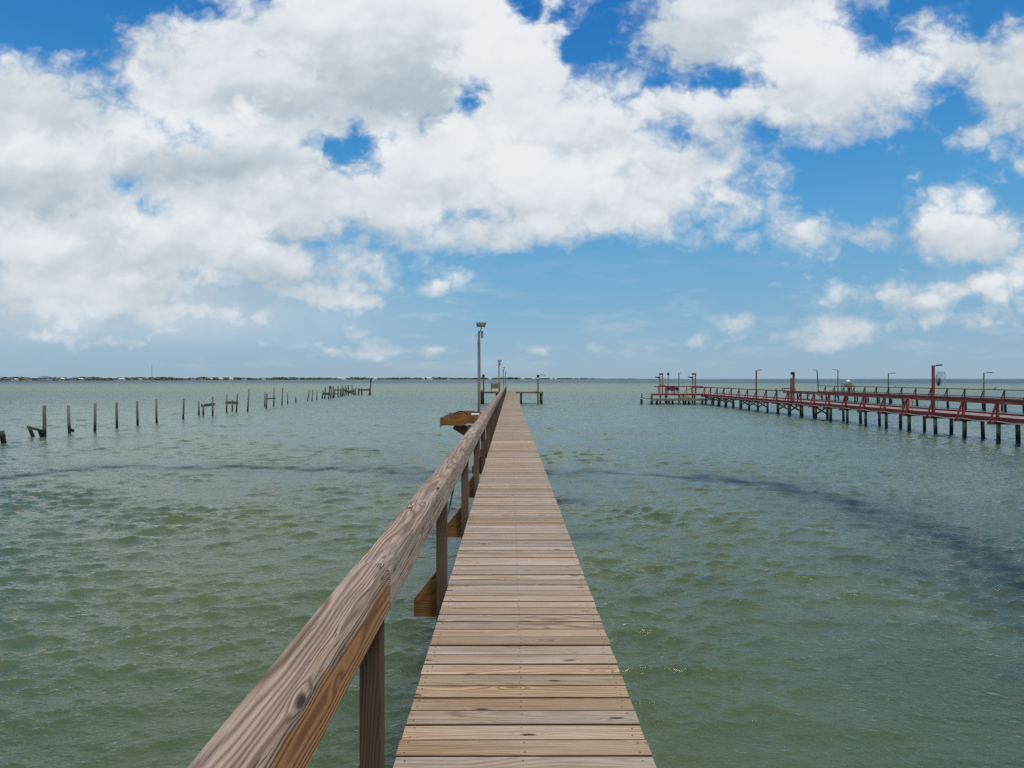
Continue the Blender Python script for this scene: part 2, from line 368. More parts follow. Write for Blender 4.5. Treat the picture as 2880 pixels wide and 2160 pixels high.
# ------------------------------------------------------------------ water: one sheet to the horizon, waves as real geometry
def make_water():
    f1k = 661.0
    # rings: even steps in apparent height in front, growing with distance
    rad = [.3, 1.0, 2.0, 3.0, 3.8]
    while rad[-1] < 170: rad.append(rad[-1] + .0088 * rad[-1] ** .75)
    while rad[-1] < 45000: rad.append(rad[-1] * 1.06)
    rad = np.array(rad)
    step = np.gradient(rad)
    a = np.arctan(np.linspace(-.92, .92, 1180))
    rest = np.linspace(a[-1], 2 * np.pi + a[0], 90)[1:-1]
    ang = np.concatenate([a, rest])
    R_, A_ = np.meshgrid(rad, ang, indexing='ij')
    St = np.repeat(step[:, None], len(ang), 1)
    # in front keep rows straight across (depth = rad), behind use circles
    cz = np.cos(A_); k = np.clip((cz - .3) / .3, 0, 1); k = k * k * (3 - 2 * k)
    rr = R_ * (1 + k * (1 / np.maximum(cz, .3) - 1))
    X = rr * np.sin(A_); Y = rr * np.cos(A_)
    lat = np.abs(rr) * .00156
    sp = np.maximum(St, lat)
    back = np.zeros_like(sp); back[:, len(a):] = 10.0; sp = sp + back
    Z = np.zeros_like(X); DX = np.zeros_like(X); DY = np.zeros_like(X)
    N = 84
    rs = np.random.RandomState(5)
    # gusts: patches of stronger and weaker ripples
    gust = np.zeros_like(X)
    for i in range(7):
        th = rs.uniform(0, 6.28); L = rs.uniform(4, 16); gust += np.sin((X * np.cos(th) + Y * np.sin(th)) * 6.283 / L + rs.uniform(0, 6.28))
    gust = 1 + .16 * gust
    for i in range(N):
        L = np.exp(rs.uniform(np.log(.075), np.log(1.25)))
        kk = 6.283 / L
        th = np.pi / 2 + .18 + rs.normal(0, .52)
        slope = .042 * (1.0 if L < .45 else .70)
        att = np.clip((L / sp - 2.0) / 1.5, 0, 1)
        if att.max() <= 0: continue
        am = slope / kk * att * gust
        cx, cy = np.cos(th), np.sin(th)
        p = (X * cx + Y * cy) * kk + rs.uniform(0, 6.28)
        Z += am * np.sin(p); q = am * np.cos(p) * 1.0
        DX += q * cx; DY += q * cy
    # weed line: a curve on the bed, as a real patch of colour
    cur = np.array([(-40, 21.0), (-24, 23.0), (-18.2, 23.6), (-16.4, 26.6), (-9, 26.4), (-3.4, 25.2), (0, 25.0), (2.8, 25.2), (6.7, 24.0), (8.8, 21.8), (9.9, 18.1), (9.9, 15.2), (9.2, 12.0), (8.4, 9.5)])
    best = np.full(X.shape, 1e9); side = np.zeros_like(X); tpos = np.zeros_like(X)
    msk = (R_ > 6) & (R_ < 40)
    xm, ym = X[msk], Y[msk]; bm = np.full(xm.shape, 1e9); tm = np.zeros_like(xm)
    wig = .25 * np.sin(xm * 1.3) + .18 * np.sin(xm * 3.1 + 1) + .1 * np.sin(ym * 5 + xm * 2)
    for i in range(len(cur) - 1):
        p0, p1 = cur[i], cur[i + 1]; d = p1 - p0; L2 = (d ** 2).sum()
        t = np.clip(((xm - p0[0]) * d[0] + (ym + wig - p0[1]) * d[1]) / L2, 0, 1)
        dd = np.hypot(xm - p0[0] - t * d[0], ym + wig - p0[1] - t * d[1])
        u_ = dd < bm; bm = np.where(u_, dd, bm); tm = np.where(u_, i + t, tm)
    best[msk] = bm; tpos[msk] = tm
    wid = .70 + .14 * np.sin(X * .9) + .7 * np.clip((tpos - 8) / 3, 0, 1)
    weed = 1.15 * np.exp(-(best / wid) ** 2) * np.clip(.95 + .25 * np.sin(X * .7 + 2) + .15 * np.sin(X * 2.3), .5, 1) * (1 - .3 * np.clip((tpos - 8) / 3, 0, 1)) * (.72 + .28 * np.sin(X * 3.3 + Y * 1.7) * np.sin(Y * 2.9 - X))
    weed = np.maximum(weed, .38 * np.exp(-(best / (wid * 3.2)) ** 2) * (.6 + .4 * np.sin(X * 1.1 + Y)))
    # small weed patches by the pier
    for (px, py, w1, w2) in ((1.7, 15.0, .55, .5), (1.5, 19.2, .8, .6), (-2.9, 23.4, 1.6, .9), (-2.6, 16.5, .5, .4)):
        weed = np.maximum(weed, .6 * np.exp(-((X - px) / w1) ** 2 - ((Y - py) / w2) ** 2))
    V = np.stack([X + DX, Y + DY, Z], -1).reshape(-1, 3)
    nr, na = X.shape
    i = np.arange(nr - 1)[:, None]; j = np.arange(na)[None, :]; j2 = (j + 1) % na
    q = np.stack([i * na + j, i * na + j2, (i + 1) * na + j2, (i + 1) * na + j], -1).reshape(-1, 4)[:, ::-1]
    me = bpy.data.meshes.new('water')
    me.vertices.add(len(V)); me.vertices.foreach_set('co', V.astype(np.float32).ravel())
    nq = len(q); cap = np.arange(na)[::-1]
    me.loops.add(nq * 4 + na); me.loops.foreach_set('vertex_index', np.concatenate([q.ravel(), cap]).astype(np.int32))
    me.polygons.add(nq + 1)
    me.polygons.foreach_set('loop_start', np.concatenate([np.arange(nq) * 4, [nq * 4]]).astype(np.int32))
    me.update(calc_edges=True)
    me.polygons.foreach_set('use_smooth', [True] * (nq + 1))
    me.attributes.new('weed', 'FLOAT', 'POINT').data.foreach_set('value', weed.astype(np.float32).ravel())
    if me.polygons[0].normal.z < 0: me.flip_normals()
    ob = bpy.data.objects.new('water', me); COL.objects.link(ob); tag(ob, kind='structure')
    m, T, P = newmat('shallow_bay_water')
    pos = T.n.new('ShaderNodeNewGeometry').outputs['Position']
    px, py, pz = T.sep(pos)
    flat = T.comb(px, py, 0.)
    n = T.noise(flat, .22, 4, .55); n2 = T.noise(flat, 1.6, 4, .6)
    base = T.mix(T.mr(n, .3, .7), (.066, .098, .042), (.098, .128, .056))
    base = T.mix(T.mr(n2, .50, .80, 0, .5), base, (.040, .070, .034))
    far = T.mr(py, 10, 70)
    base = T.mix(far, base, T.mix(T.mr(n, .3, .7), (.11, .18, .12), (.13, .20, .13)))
    # sand bars far out: pale green bands
    bn = T.noise(T.comb(T.m('MULTIPLY', px, .0022), T.m('MULTIPLY', py, .012), 0.), 1.0, 3, .5)
    yb = T.m('MULTIPLY_ADD', bn, 160, T.m('ADD', py, -80))
    bar = T.m('MULTIPLY', T.mr(yb, 150, 215), T.mr(yb, 400, 270))
    base = T.mix(T.m('MULTIPLY', bar, .65), base, (.20, .25, .12))
    deep = T.mr(yb, 360, 620)
    base = T.mix(T.m('MULTIPLY', deep, .95), base, (.03, .085, .085))
    wd = T.m('MULTIPLY', T.attr('weed'), T.mr(n2, .3, .55, .65, 1.0)); base = T.mix(wd, base, (.008, .020, .040))
    b1 = T.noise(T.v('MULTIPLY', flat, (1.0, 1.35, 1)), 9.0, 4, .62, .4)
    b2 = T.noise(T.v('MULTIPLY', flat, (.7, 1.5, 1)), 1.3, 5, .68, .6)
    h_ = T.m('ADD', T.m('MULTIPLY', b1, .025), T.m('MULTIPLY', T.m('MULTIPLY', b2, .30), T.mr(py, 25, 120)))
    bn_ = T.n.new('ShaderNodeBump'); bn_.inputs['Strength'].default_value = 1.0; bn_.inputs['Distance'].default_value = 1.0
    T.put(bn_.inputs['Height'], h_)
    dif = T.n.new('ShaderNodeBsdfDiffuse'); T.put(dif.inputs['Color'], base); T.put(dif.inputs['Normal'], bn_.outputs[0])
    gl = T.n.new('ShaderNodeBsdfGlossy'); gl.inputs['Color'].default_value = (.97, .98, 1, 1); T.put(gl.inputs['Roughness'], T.mr(py, 10, 160, .06, .34)); T.put(gl.inputs['Normal'], bn_.outputs[0])
    fr = T.n.new('ShaderNodeFresnel'); fr.inputs['IOR'].default_value = 1.333; T.put(fr.inputs['Normal'], bn_.outputs[0])
    mx = T.n.new('ShaderNodeMixShader'); T.put(mx.inputs[0], T.m('MULTIPLY', T.m('MULTIPLY', fr.outputs[0], T.mr(wd, 0, 1, 1, .45)), T.m('ADD', T.mr(py, 30, 260, 1.0, .62), T.mr(yb, 360, 700, 0, -.22))))
    T.l.new(dif.outputs[0], mx.inputs[1]); T.l.new(gl.outputs[0], mx.inputs[2])
    T.l.new(mx.outputs[0], m.node_tree.nodes['Material Output'].inputs[0]); T.n.remove(P)
    me.materials.append(m)
make_water()
sea = bpy.data.meshes.new('sea_bed'); sea.from_pydata([(-90, -60, -1.6), (90, -60, -1.6), (90, 160, -1.6), (-90, 160, -1.6)], [], [(0, 1, 2, 3)])
sea.materials.append(plain('sand_bed', (.25, .24, .16), .9)); so = bpy.data.objects.new('sea_bed', sea); COL.objects.link(so); tag(so, kind='structure')

# ------------------------------------------------------------------ the pier we stand on
DZ = HC - 1.78; PX0, PX1 = -.54, .666
pier = thing('wooden_pier', 'long narrow unpainted wooden pier running straight out over the water from the viewer', 'pier', (0, 0, 0))
def deck_fn(m):
    y = -1.5; i = 0
    while y < 97:
        bw = .1345 + random.uniform(-.002, .0015)
        m.hue = 0.0
        if y < 3.95: m.hue = random.choice([.9, .55, .9, .7, .35])
        elif y < 5.2: m.hue = random.choice([.0, .25, .6])
        elif random.random() < .3: m.hue = random.uniform(.1, .8)
        z = DZ - .019 + random.uniform(-.0028, .0022)
        e0, e1 = random.uniform(-.003, .003), random.uniform(-.0035, .0035)
        rot = random.uniform(-.0012, .0012)
        near = y < 14
        bow = random.uniform(-.0015, .0015)
        m.cur = 0
        m.beam((PX0 + e0, y + bw / 2 - rot, z), (PX1 + e1, y + bw / 2 + rot, z), bw, .038, ch=.003 if near else .0, seg=6 if near else 1,
               fn=(lambda t, x, zz, b=bow: (x + b * math.sin(t * 2.6) * 1.6, zz)) if near else None)
        if y < 22:
            m.cur = 1
            for nx_ in (PX0 + .045, (PX0 + PX1) / 2, PX1 - .05):
                for ny_ in (.032, .105):
                    if random.random() < .12: continue
                    cx, cy, r = nx_ + random.uniform(-.012, .012), y + ny_ + random.uniform(-.008, .008), .0052
                    m.add([(cx + r * math.cos(k * 1.047), cy + r * math.sin(k * 1.047), z + .0195) for k in range(6)], [tuple(range(6))])
        y += .1435 + random.uniform(-.0015, .002); i += 1
dk_m = MB(); deck_fn(dk_m); dko = dk_m.build('deck', [M['deck'], plain('rusty_nail', (.035, .022, .015), .7), plain('gap_shade_plank_side', (.06, .038, .026), .85)], pier)
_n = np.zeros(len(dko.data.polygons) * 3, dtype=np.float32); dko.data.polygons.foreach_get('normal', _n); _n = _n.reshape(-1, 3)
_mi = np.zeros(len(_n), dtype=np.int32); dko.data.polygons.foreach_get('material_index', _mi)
_mi[np.abs(_n[:, 1]) > .5] = 2; dko.data.polygons.foreach_set('material_index', _mi)  # plank sides and chamfers coloured dark, painting in the shade of the gaps
for x in (PX0 + .03, PX1 - .035, .06):
    one('stringer', M['under'], pier, lambda m: m.beam((x, -1.5, DZ - .139), (x, 97, DZ - .139), .038, .19))
POSTY = [-.1 + 2.85 * k for k in range(0, 33)]
for k, y in enumerate(POSTY):
    if y > 90: break
    yc = y + .045
    one('post', M['post'], pier, lambda m: m.beam((PX0 - .047, yc, DZ - .30), (PX0 - .047, yc, RAIL_Z - .195), .089, .089, up=(0, 1, 0), ch=.004))
    yo = yc + .045 + .020
    one('outrigger', M['brace'], pier, lambda m: m.beam((-.835, yo, DZ - .205), (PX1 - .04, yo, DZ - .205), .038, .14, ch=.002))
    def brc(m):
        # solid sawn knee filling the corner between post and outrigger
        y0, y1 = yo - .021, yo + .017
        P_ = [(-.835, DZ - .135), (-.600, DZ - .135), (-.600, DZ + .13), (-.628, DZ + .13), (-.834, DZ - .125)]
        vs = [(x, y0, z) for x, z in P_] + [(x, y1, z) for x, z in P_]
        n = 5; fs = [tuple(range(n))[::-1], tuple(range(n, 2 * n))] + [(i, (i + 1) % n, n + (i + 1) % n, n + i) for i in range(n)]
        m.add(vs, fs, [((x + z) * .7, (z - x) * .7, y) for x, y, z in vs])
    one('knee_brace', M['brace'], pier, brc)
    if y < 13:
        for (bx, bz) in ((-.61, DZ - .17), (PX0 - .05, DZ - .24)):
            one('bolt', M['alu'], pier, lambda m: m.tube([(bx, (yo - .021 if bx < -.6 else yc - .0445) - .008, bz), (bx, (yo - .021 if bx < -.6 else yc - .0445) + .002, bz)], .011, 6))
# handrail timbers
def rail_piece(y0, y1, mat, seed, dxy=0.0, dz=0.0):
    rs = random.Random(seed); n = max(4, int((y1 - y0) / (.03 if y1 < 9 else .25)))
    W0, W1 = -.640, -.500
    ph = [rs.uniform(0, 6) for _ in range(6)]
    m = MB(); vs, gs, fs = [], [], []; oy = rs.uniform(0, 60); ox = rs.uniform(-.05, .08)
    prof0 = [(-.640, -.010), (-.632, -.001), (-.60, 0), (-.57, 0), (-.54, 0), (-.522, -.001), (-.508, -.006), (-.500, -.022), (-.500, -.07), (-.500, -.13), (-.500, -.196), (-.505, -.2), (-.635, -.2), (-.640, -.196)]
    for i in range(n + 1):
        y = y0 + (y1 - y0) * i / n
        wane = .5 + .5 * math.sin(y * 4.1 + ph[0]) * math.sin(y * 9.3 + ph[1]); wane = max(0, wane) * .018 + .004 * math.sin(y * 27 + ph[2])
        lat = .004 * math.sin(y * .8 + ph[3]); ver = .003 * math.sin(y * 1.1 + ph[4])
        for j, (x, z) in enumerate(prof0):
            dxw = dzw = 0
            if 5 <= j <= 7: dxw = -wane * (.5, .8, 0.25)[j - 5]; dzw = -wane * (.1, .5, .9)[j - 5]
            if j in (3, 4): dzw = -.0015 * math.sin(y * 6 + j)
            vs.append((x + dxw + lat + dxy, y, RAIL_Z + z + dzw + ver + dz)); gs.append((y + oy, x + .57 + ox, z + .02))
    k = len(prof0)
    for i in range(n):
        for j in range(k):
            q = (j + 1) % k; fs.append((i * k + j, i * k + q, (i + 1) * k + q, (i + 1) * k + j))
    fs.append(tuple(range(k - 1, -1, -1))); fs.append(tuple(n * k + j for j in range(k)))
    m.add(vs, fs, gs); return m.build('top_rail', mat, pier)
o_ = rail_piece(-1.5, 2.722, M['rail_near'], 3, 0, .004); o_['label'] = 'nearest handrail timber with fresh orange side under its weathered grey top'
yy_ = 2.728; i_ = 0
while yy_ < 90.5:
    y1_ = min(yy_ + 5.70, 91.2); rail_piece(yy_, y1_ - .006, M['rail'], 10 + i_, random.uniform(-.005, .005), random.uniform(-.003, .002)); yy_ = y1_; i_ += 1
for k in range(1, 33, 2):
    y = POSTY[min(k, 32)] + .3
    if y > 91: break
    for x in (PX0 + .25, PX1 - .25):
        one('piling', M['pile'], pier, lambda m: m.tube([(x, y, -1.8), (x, y, DZ - .24)], .11, 10), smooth=True)
# T head
def tdeck(m):
    for (xa, xb) in ((-4.15, PX0 - .012), (PX1 + .012, 4.55)):
        y = 92.0
        while y < 96.6:
            m.beam((xa, y, DZ - .02), (xb, y, DZ - .02), .139, .038); y += .144
one('platform_deck', M['deck'], pier, tdeck)
for ya in (92.0, 96.5):
    for (xa, xb) in ((-4.15, PX0 - .02), (PX1 + .02, 4.55)):
        one('rim_joist', M['under'], pier, lambda m: m.beam((xa, ya - .1, DZ - .15), (xb, ya - .1, DZ - .15), .05, .24))
for x, y in ((-4.05, 92.1), (-1.95, 92.1), (1.5, 92.1), (4.35, 92.1), (-4.05, 96.2), (1.5, 96.2), (4.35, 96.2), (-1.95, 96.2)):
    one('piling', M['olddark'], pier, lambda m: m.tube([(x, y, -1.8), (x, y, DZ - .05 if x > -4 else DZ + .1)], .13, 9), smooth=True)

def flood_pole(x, y, top, label, big=True, r=.027, sag=True):
    t = thing('light_pole', label, 'light pole', (x, y, DZ - .15), 'light poles along the handrail of the wooden pier')
    H = HC + top
    one('pole', M['pole'], t, lambda m: m.beam((x, y, DZ - .3), (x, y, H), 2 * r, 2 * r, up=(0, 1, 0), ch=.004, seg=8, fn=lambda s_, a, b: (a + .006 * math.sin(s_ * 2.1), b)))
    lamp = MB()
    # wide shallow flood head tilted down over the deck
    c, s_ = math.cos(1.0), math.sin(1.0)
    def P(a, b, n_): return (x + a + .05, y - .06 + b * c - n_ * s_, H + .17 + b * s_ * .8 + n_ * c * .6)
    q = [P(-.115, -.075, 0), P(.115, -.075, 0), P(.128, .075, 0), P(-.128, .075, 0), P(-.10, -.06, -.07), P(.10, -.06, -.07), P(.11, .06, -.07), P(-.11, .06, -.07)]
    lamp.add(q, [(0, 1, 2, 3), (7, 6, 5, 4), (4, 5, 1, 0), (5, 6, 2, 1), (6, 7, 3, 2), (7, 4, 0, 3)])
    lh = lamp.build('lamp_head', M['lampbody'], t)
    ln = MB(); ln.add([P(-.085, -.045, .004), P(.085, -.045, .004), P(.092, .045, .004), P(-.092, .045, .004)], [(0, 1, 2, 3)])
    ln.build('lens', M['lens'], lh)
    one('bracket', M['black'], t, lambda m: m.tube([(x + .02, y - .02, H - .02), (x + .05, y - .02, H + .06), (x + .05, y - .03, H + .13)], .012, 6))
    one('sensor_box', M['grey'], t, lambda m: m.beam((x + .075, y, H - .18), (x + .075, y, H), .06, .06, up=(0, 1, 0), ch=.008))
    if sag:
        one('cable', M['grey'], t, lambda m: m.tube([(x - .03, y - .02, H - .4), (x - .055, y - .02, H - .2), (x - .06, y - .02, H - .1), (x - .03, y - .02, H - .06)], .007, 5))
        one('drop_cable', M['pole'], t, lambda m: m.tube([(x - .03 - .010 * abs(math.sin(k * .9)), y - .038, H - .3 - k * .2) for k in range(13)], .008, 5))
    return t
flood_pole(-.805, 17.0, 1.22, 'tall light pole with square floodlight, nearest one on the wooden pier rail')
flood_pole(-.80, 45.5, 1.05, 'thin light pole with a spike on top, second along the wooden pier rail', r=.04)
flood_pole(-.80, 74.0, 1.05, 'thin distant light pole, third along the wooden pier rail', r=.045)
flood_pole(-.72, 92.0, .75, 'small far light pole where the rail of the wooden pier ends', r=.045, sag=False)
for (x, y, z0, z1) in ((-.80, 45.5, 1.0, 1.35),):
    t = thing('antenna', 'thin rod standing on top of the second light pole of the wooden pier', 'antenna', (x, y, HC + z0))
    one('rod', M['grey'], t, lambda m: m.tube([(x, y, HC + z0 + .02), (x, y, HC + z1)], .014, 5)); one('crosspiece', M['grey'], t, lambda m: m.beam((x - .12, y, HC + z0 + .12), (x + .14, y, HC + z0 + .05), .02, .03))

# cleaning table hung outside the rail
def bait_table():
    t = thing('cleaning_table', 'open brown timber cleaning tray bracketed outside the handrail near the tall light pole', 'table', (-1.0, 13.9, RAIL_Z - .2))
    xa, xb, ya, yb = -1.36, -.655, 13.1, 14.95; zt = RAIL_Z + .03
    def front(m, y, lift):
        xs = np.linspace(xa, xb, 12)
        top = [zt - .035 + .038 * math.exp(-((x + .93) / .16) ** 2) + (lift if x > -1.2 else 0) for x in xs]
        bot = [zt - .195 if x < -.93 else zt - .195 + min(.055, (x + .93) * .6) for x in xs]
        vs = [(x, y, z) for x, z in zip(xs, top)] + [(x, y, z) for x, z in zip(xs, bot)] + [(x, y + .038, z) for x, z in zip(xs, top)] + [(x, y + .038, z) for x, z in zip(xs, bot)]
        n = 12; fs = []
        for i in range(n - 1):
            fs += [(n + i, n + i + 1, i + 1, i), (3 * n + i + 1, 3 * n + i, 2 * n + i, 2 * n + i + 1), (i, i + 1, 2 * n + i + 1, 2 * n + i), (n + i + 1, n + i, 3 * n + i, 3 * n + i + 1)]
        fs += [(0, 2 * n, 3 * n, n), (n - 1, 2 * n - 1, 4 * n - 1, 3 * n - 1)]
        m.add(vs, fs, [(v[0] + y * 7, v[2] - 2.6 + .05, v[1]) for v in vs])
    one('front_board', M['brace'], t, lambda m: front(m, ya, 0)); one('back_board', M['brace'], t, lambda m: front(m, yb, 0.01))
    for x in (xa - .021, xb + .0):
        one('side_board', M['under'], t, lambda m: m.beam((x, ya - .003, zt - .12), (x, yb + .041, zt - .12), .038, .15))
    one('tray_floor', M['sheet'], t, lambda m: m.beam((xa + .002, (ya + yb) / 2 + .02, zt - .15), (xb - .022, (ya + yb) / 2 + .02, zt - .15), yb - ya - .045, .018))
    one('cutting_board', M['white'], t, lambda m: m.beam((-.86, 14.55, zt - .045), (xb - .03, 14.55, zt - .045), .30, .02))
    one('support_knee', M['under'], t, lambda m: m.beam((-.66, 13.5, zt - .50), (-1.13, 13.5, zt - .20), .19, .10, up=(0, 1, 0)))
    one('hook', M['black'], t, lambda m: m.tube([(xa, ya - .02, zt - .18), (xa - .03, ya - .02, zt - .22), (xa - .045, ya - .02, zt - .205)], .010, 5))
bait_table()
t = thing('garden_hose', 'black hose arching over the back of the brown cleaning tray', 'hose', (-1.05, 14.5, RAIL_Z))
one('hose_loop', M['black'], t, lambda m: m.tube([(-1.24 + .31 * k / 12, 14.45, RAIL_Z - .02 + .07 * math.sin(math.pi * k / 12) ** .8) for k in range(13)], .014, 6))
t = thing('outlet_box', 'small grey metal box under the brown cleaning tray', 'box', (-.80, 13.3, RAIL_Z - .3))
one('box_body', M['grey'], t, lambda m: m.beam((-.80, 13.26, RAIL_Z - .31), (-.80, 13.26, RAIL_Z - .18), .13, .10, up=(0, 1, 0), ch=.01)); one('box_lid', M['white'], t, lambda m: m.beam((-.80, 13.26, RAIL_Z - .178), (-.80, 13.26, RAIL_Z - .168), .145, .115, up=(0, 1, 0)))
# cable hung along the outside of the posts
t = thing('power_cable', 'thin black cable sagging between the handrail posts', 'cable', (-.66, 8.0, DZ + .5))
pts = []
for k in range(0, 49):
    y = 5.8 + k * 11.3 / 48; ph_ = ((y - 5.7) / 2.85) % 1.0
    pts.append((-.655 - .03 * math.sin(ph_ * 3.14), y, DZ + .70 - .40 * math.sin(math.pi * ph_) ** 2))
one('cord', M['black'], t, lambda m: m.tube(pts, .011, 6))
for i_, (x, y, lab) in enumerate(((-.70, 18.6, 'cream plastic pipe upright outside the rail just past the nearest light pole'), (-.70, 21.7, 'cream plastic pipe upright outside the rail, farther of the pair'))):
    t = thing('rod_holder', lab, 'rod holder', (x, y, DZ), 'plastic rod holders on the wooden pier rail')
    one('pipe', M['pvc'], t, lambda m: m.tube([(x, y, DZ + .10), (x, y, DZ + .95)], .024, 8)); one('strap', M['black'], t, lambda m: m.beam((x - .028, y - .026, DZ + .7), (x + .1, y - .026, DZ + .7), .012, .03))
# things on the T head
def post_lamp(x, y, top, label, arm=0):
    t = thing('lamp_post', label, 'lamp post', (x, y, 0), 'lamp posts on the end platform')
    one('post', M['olddark'], t, lambda m: m.tube([(x, y, -1.7), (x, y, HC + top)], .095, 8), smooth=True)
    one('lamp_housing', M['lampbody'], t, lambda m: m.beam((x, y - .02, HC + top + .02), (x, y - .02, HC + top + .42), .34, .3, up=(0, 1, 0), ch=.05))
    if arm:
        one('lamp_arm', M['lampbody'], t, lambda m: m.tube([(x + .1, y, HC + top + .36), (x + .45, y, HC + top + .44), (x + .95, y, HC + top + .36)], .035, 6)); one('lamp_globe', M['white'], t, lambda m: m.ball((x - .02, y - .22, HC + top - .1), .12))
post_lamp(-3.75, 91.6, .15, 'dark post with a boxy lamp standing left of the end platform of the wooden pier')
post_lamp(3.80, 91.6, .10, 'dark post with white lamp and side arm on the right wing of the end platform', 1)
t = thing('platform_bench', 'brown box-like bench on legs on the left wing of the end platform', 'bench', (-2.0, 93.0, DZ))
one('bench_top', M['tan'], t, lambda m: m.beam((-2.82, 93.0, HC - .66), (-1.40, 93.0, HC - .66), .8, .10)); one('apron', M['green'], t, lambda m: m.beam((-2.78, 92.64, HC - 1.06), (-1.44, 92.64, HC - 1.06), .05, .66))
for x in (-2.7, -1.5):
    for y in (92.7, 93.3): one('leg', M['green'], t, lambda m: m.beam((x, y, DZ), (x, y, HC - .72), .09, .09, up=(0, 1, 0)))

# ------------------------------------------------------------------ red piers
def red_pier(name, label, X, w, y0, y1, yp, sp, deckz, railz, rmat, dmat, pmat, brace=True, xbr=(), off=1.05, side=.46):
    p = thing(name, label, 'pier', (X, (y0 + y1) / 2, 0))
    def dk(m):
        y = y0
        while y < y1: m.beam((X + .04, y, deckz - .02), (X + w, y, deckz - .02), .141, .04); y += .146
    one('deck', dmat, p, dk)
    one('fascia', rmat, p, lambda m: m.beam((X, y0, deckz - .13), (X, y1, deckz - .13), .045, .27)); one('far_curb', rmat, p, lambda m: m.beam((X + w, y0, deckz + .03), (X + w, y1, deckz + .03), .05, .14))
    ys = []
    y = yp
    while y > y0 + .1: y -= sp
    y += sp
    while y < y1: ys.append(y); y += sp
    a = y0
    while a < y1:
        b = min(a + sp * 4, y1); one('top_rail', M['redrail'] if rmat is M['red'] else rmat, p, lambda m: m.beam((X - .02, a, railz - .035), (X - .02, b - .01, railz - .035), .15, .09)); a = b
    for k, y in enumerate(ys):
        one('rail_post', rmat, p, lambda m: m.beam((X - .03, y, deckz - .25), (X - .03, y, railz - .08), .12, .12, up=(0, 1, 0)))
        if brace:
            one('outrigger', rmat, p, lambda m: m.beam((X - side - .08, y + .07, deckz - .33), (X + w - .1, y + .07, deckz - .33), .045, .15)); one('rail_brace', rmat, p, lambda m: m.beam((X - side, y + .07 - .045, deckz - .3), (X - .06, y + .07 - .045, railz - .17), .05, .13, up=(0, 1, 0)))
        for q, x in enumerate((X + .18, X + .18 + off)):
            lean = random.uniform(-.03, .03)
            one('piling', pmat, p, lambda m: m.tube([(x + lean, y + random.uniform(-.1, .2), -1.7), (x, y + .2, deckz - .16)], random.uniform(.10, .125), 8), smooth=True)
        if k in xbr:
            one('cross_brace', pmat, p, lambda m: (m.beam((X + .2, y + .08, .45), (X + off + .15, y + .08, deckz - .35), .045, .13), m.beam((X + .2, y + .32, deckz - .35), (X + off + .15, y + .32, .45), .045, .13)))
    return p, ys
R_D = HC - 2.13; R_R = HC - 1.16
rp, rys = red_pier('red_pier', 'dark red painted pier with braced handrail running out on the right, nearer one', 26.9, 2.0, 30.9, 93.6, 36.4, 2.75, R_D, R_R, M['red'], M['reddeck'], M['pile'], xbr=(9, 11, 12, 14, 15, 16, 18, 19, 20, 21))
one('conduit', M['pvc'], rp, lambda m: m.tube([(26.9 - .10, 31 + k * 1.375, R_D - .22 - (.07 * (k % 2))) for k in range(44)], .03, 6))
# end platform of the red pier
def rhead(m):
    y = 93.75
    while y < 98.5: m.beam((20.2, y, R_D - .02), (28.9, y, R_D - .02), .141, .04); y += .146
one('platform_deck', M['reddeck'], rp, rhead); one('platform_fascia', M['red'], rp, lambda m: m.beam((20.2, 93.65, R_D - .13), (26.85, 93.65, R_D - .13), .045, .22))
for x in (21.3, 22.2, 24.6, 26.2): one('piling', M['pile'], rp, lambda m: m.tube([(x, 94.0, -1.7), (x, 94.0, R_D - .05)], .12, 8), smooth=True)
for x in (21.0, 23.0, 25.0, 27.0): one('piling', M['pile'], rp, lambda m: m.tube([(x, 98.0, -1.7), (x, 98.0, R_D - .05)], .12, 8), smooth=True)
one('platform_rail', M['redrail'], rp, lambda m: m.beam((21.4, 98.3, R_R), (28.6, 98.3, R_R), .14, .12))
for x in (22.0, 23.4, 24.8, 26.2, 27.6): one('platform_rail_post', M['red'], rp, lambda m: m.beam((x, 98.3, R_D), (x, 98.3, R_R - .06), .1, .1, up=(0, 1, 0)))
one('wide_rail_board', M['red'], rp, lambda m: m.beam((24.8 + .9, 93.7, R_R - .10), (26.9 + 1.6, 93.7, R_R - .10), .3, .16))
one('wide_rail_board', M['red'], rp, lambda m: m.beam((26.82, 31.0, R_R - .16), (26.82, 65.0, R_R - .16), .04, .14))

rp2, rys2 = red_pier('far_red_pier', 'farther brown-red pier beyond the dark red one on the right', 52.5, 2.0, 61, 113, 70.1, 3.07, R_D, R_R, M['brownrail'], M['reddeck'], M['olddark'], xbr=(), off=2.0)
def far_head(m):
    y = 113.1
    while y < 118: m.beam((47.5, y, R_D - .02), (54.5, y, R_D - .02), .141, .04); y += .146
one('platform_deck', M['reddeck'], rp2, far_head)
for x in (47.8, 49.3, 51.0, 53.5):
    one('piling', M['olddark'], rp2, lambda m: m.tube([(x, 113.4, -1.7), (x, 113.4, R_D - .05)], .13, 8), smooth=True)
for (xa, xb, ya, yb) in ((51.5, 50.9, 113.3, 113.3), (53.0, 53.7, 108.0, 108.0), (51.0, 51.9, 110.0, 110.0)):
    one('cross_brace', M['olddark'], rp2, lambda m: m.beam((xa, ya, R_D - .3), (xb, yb, .4), .05, .14))

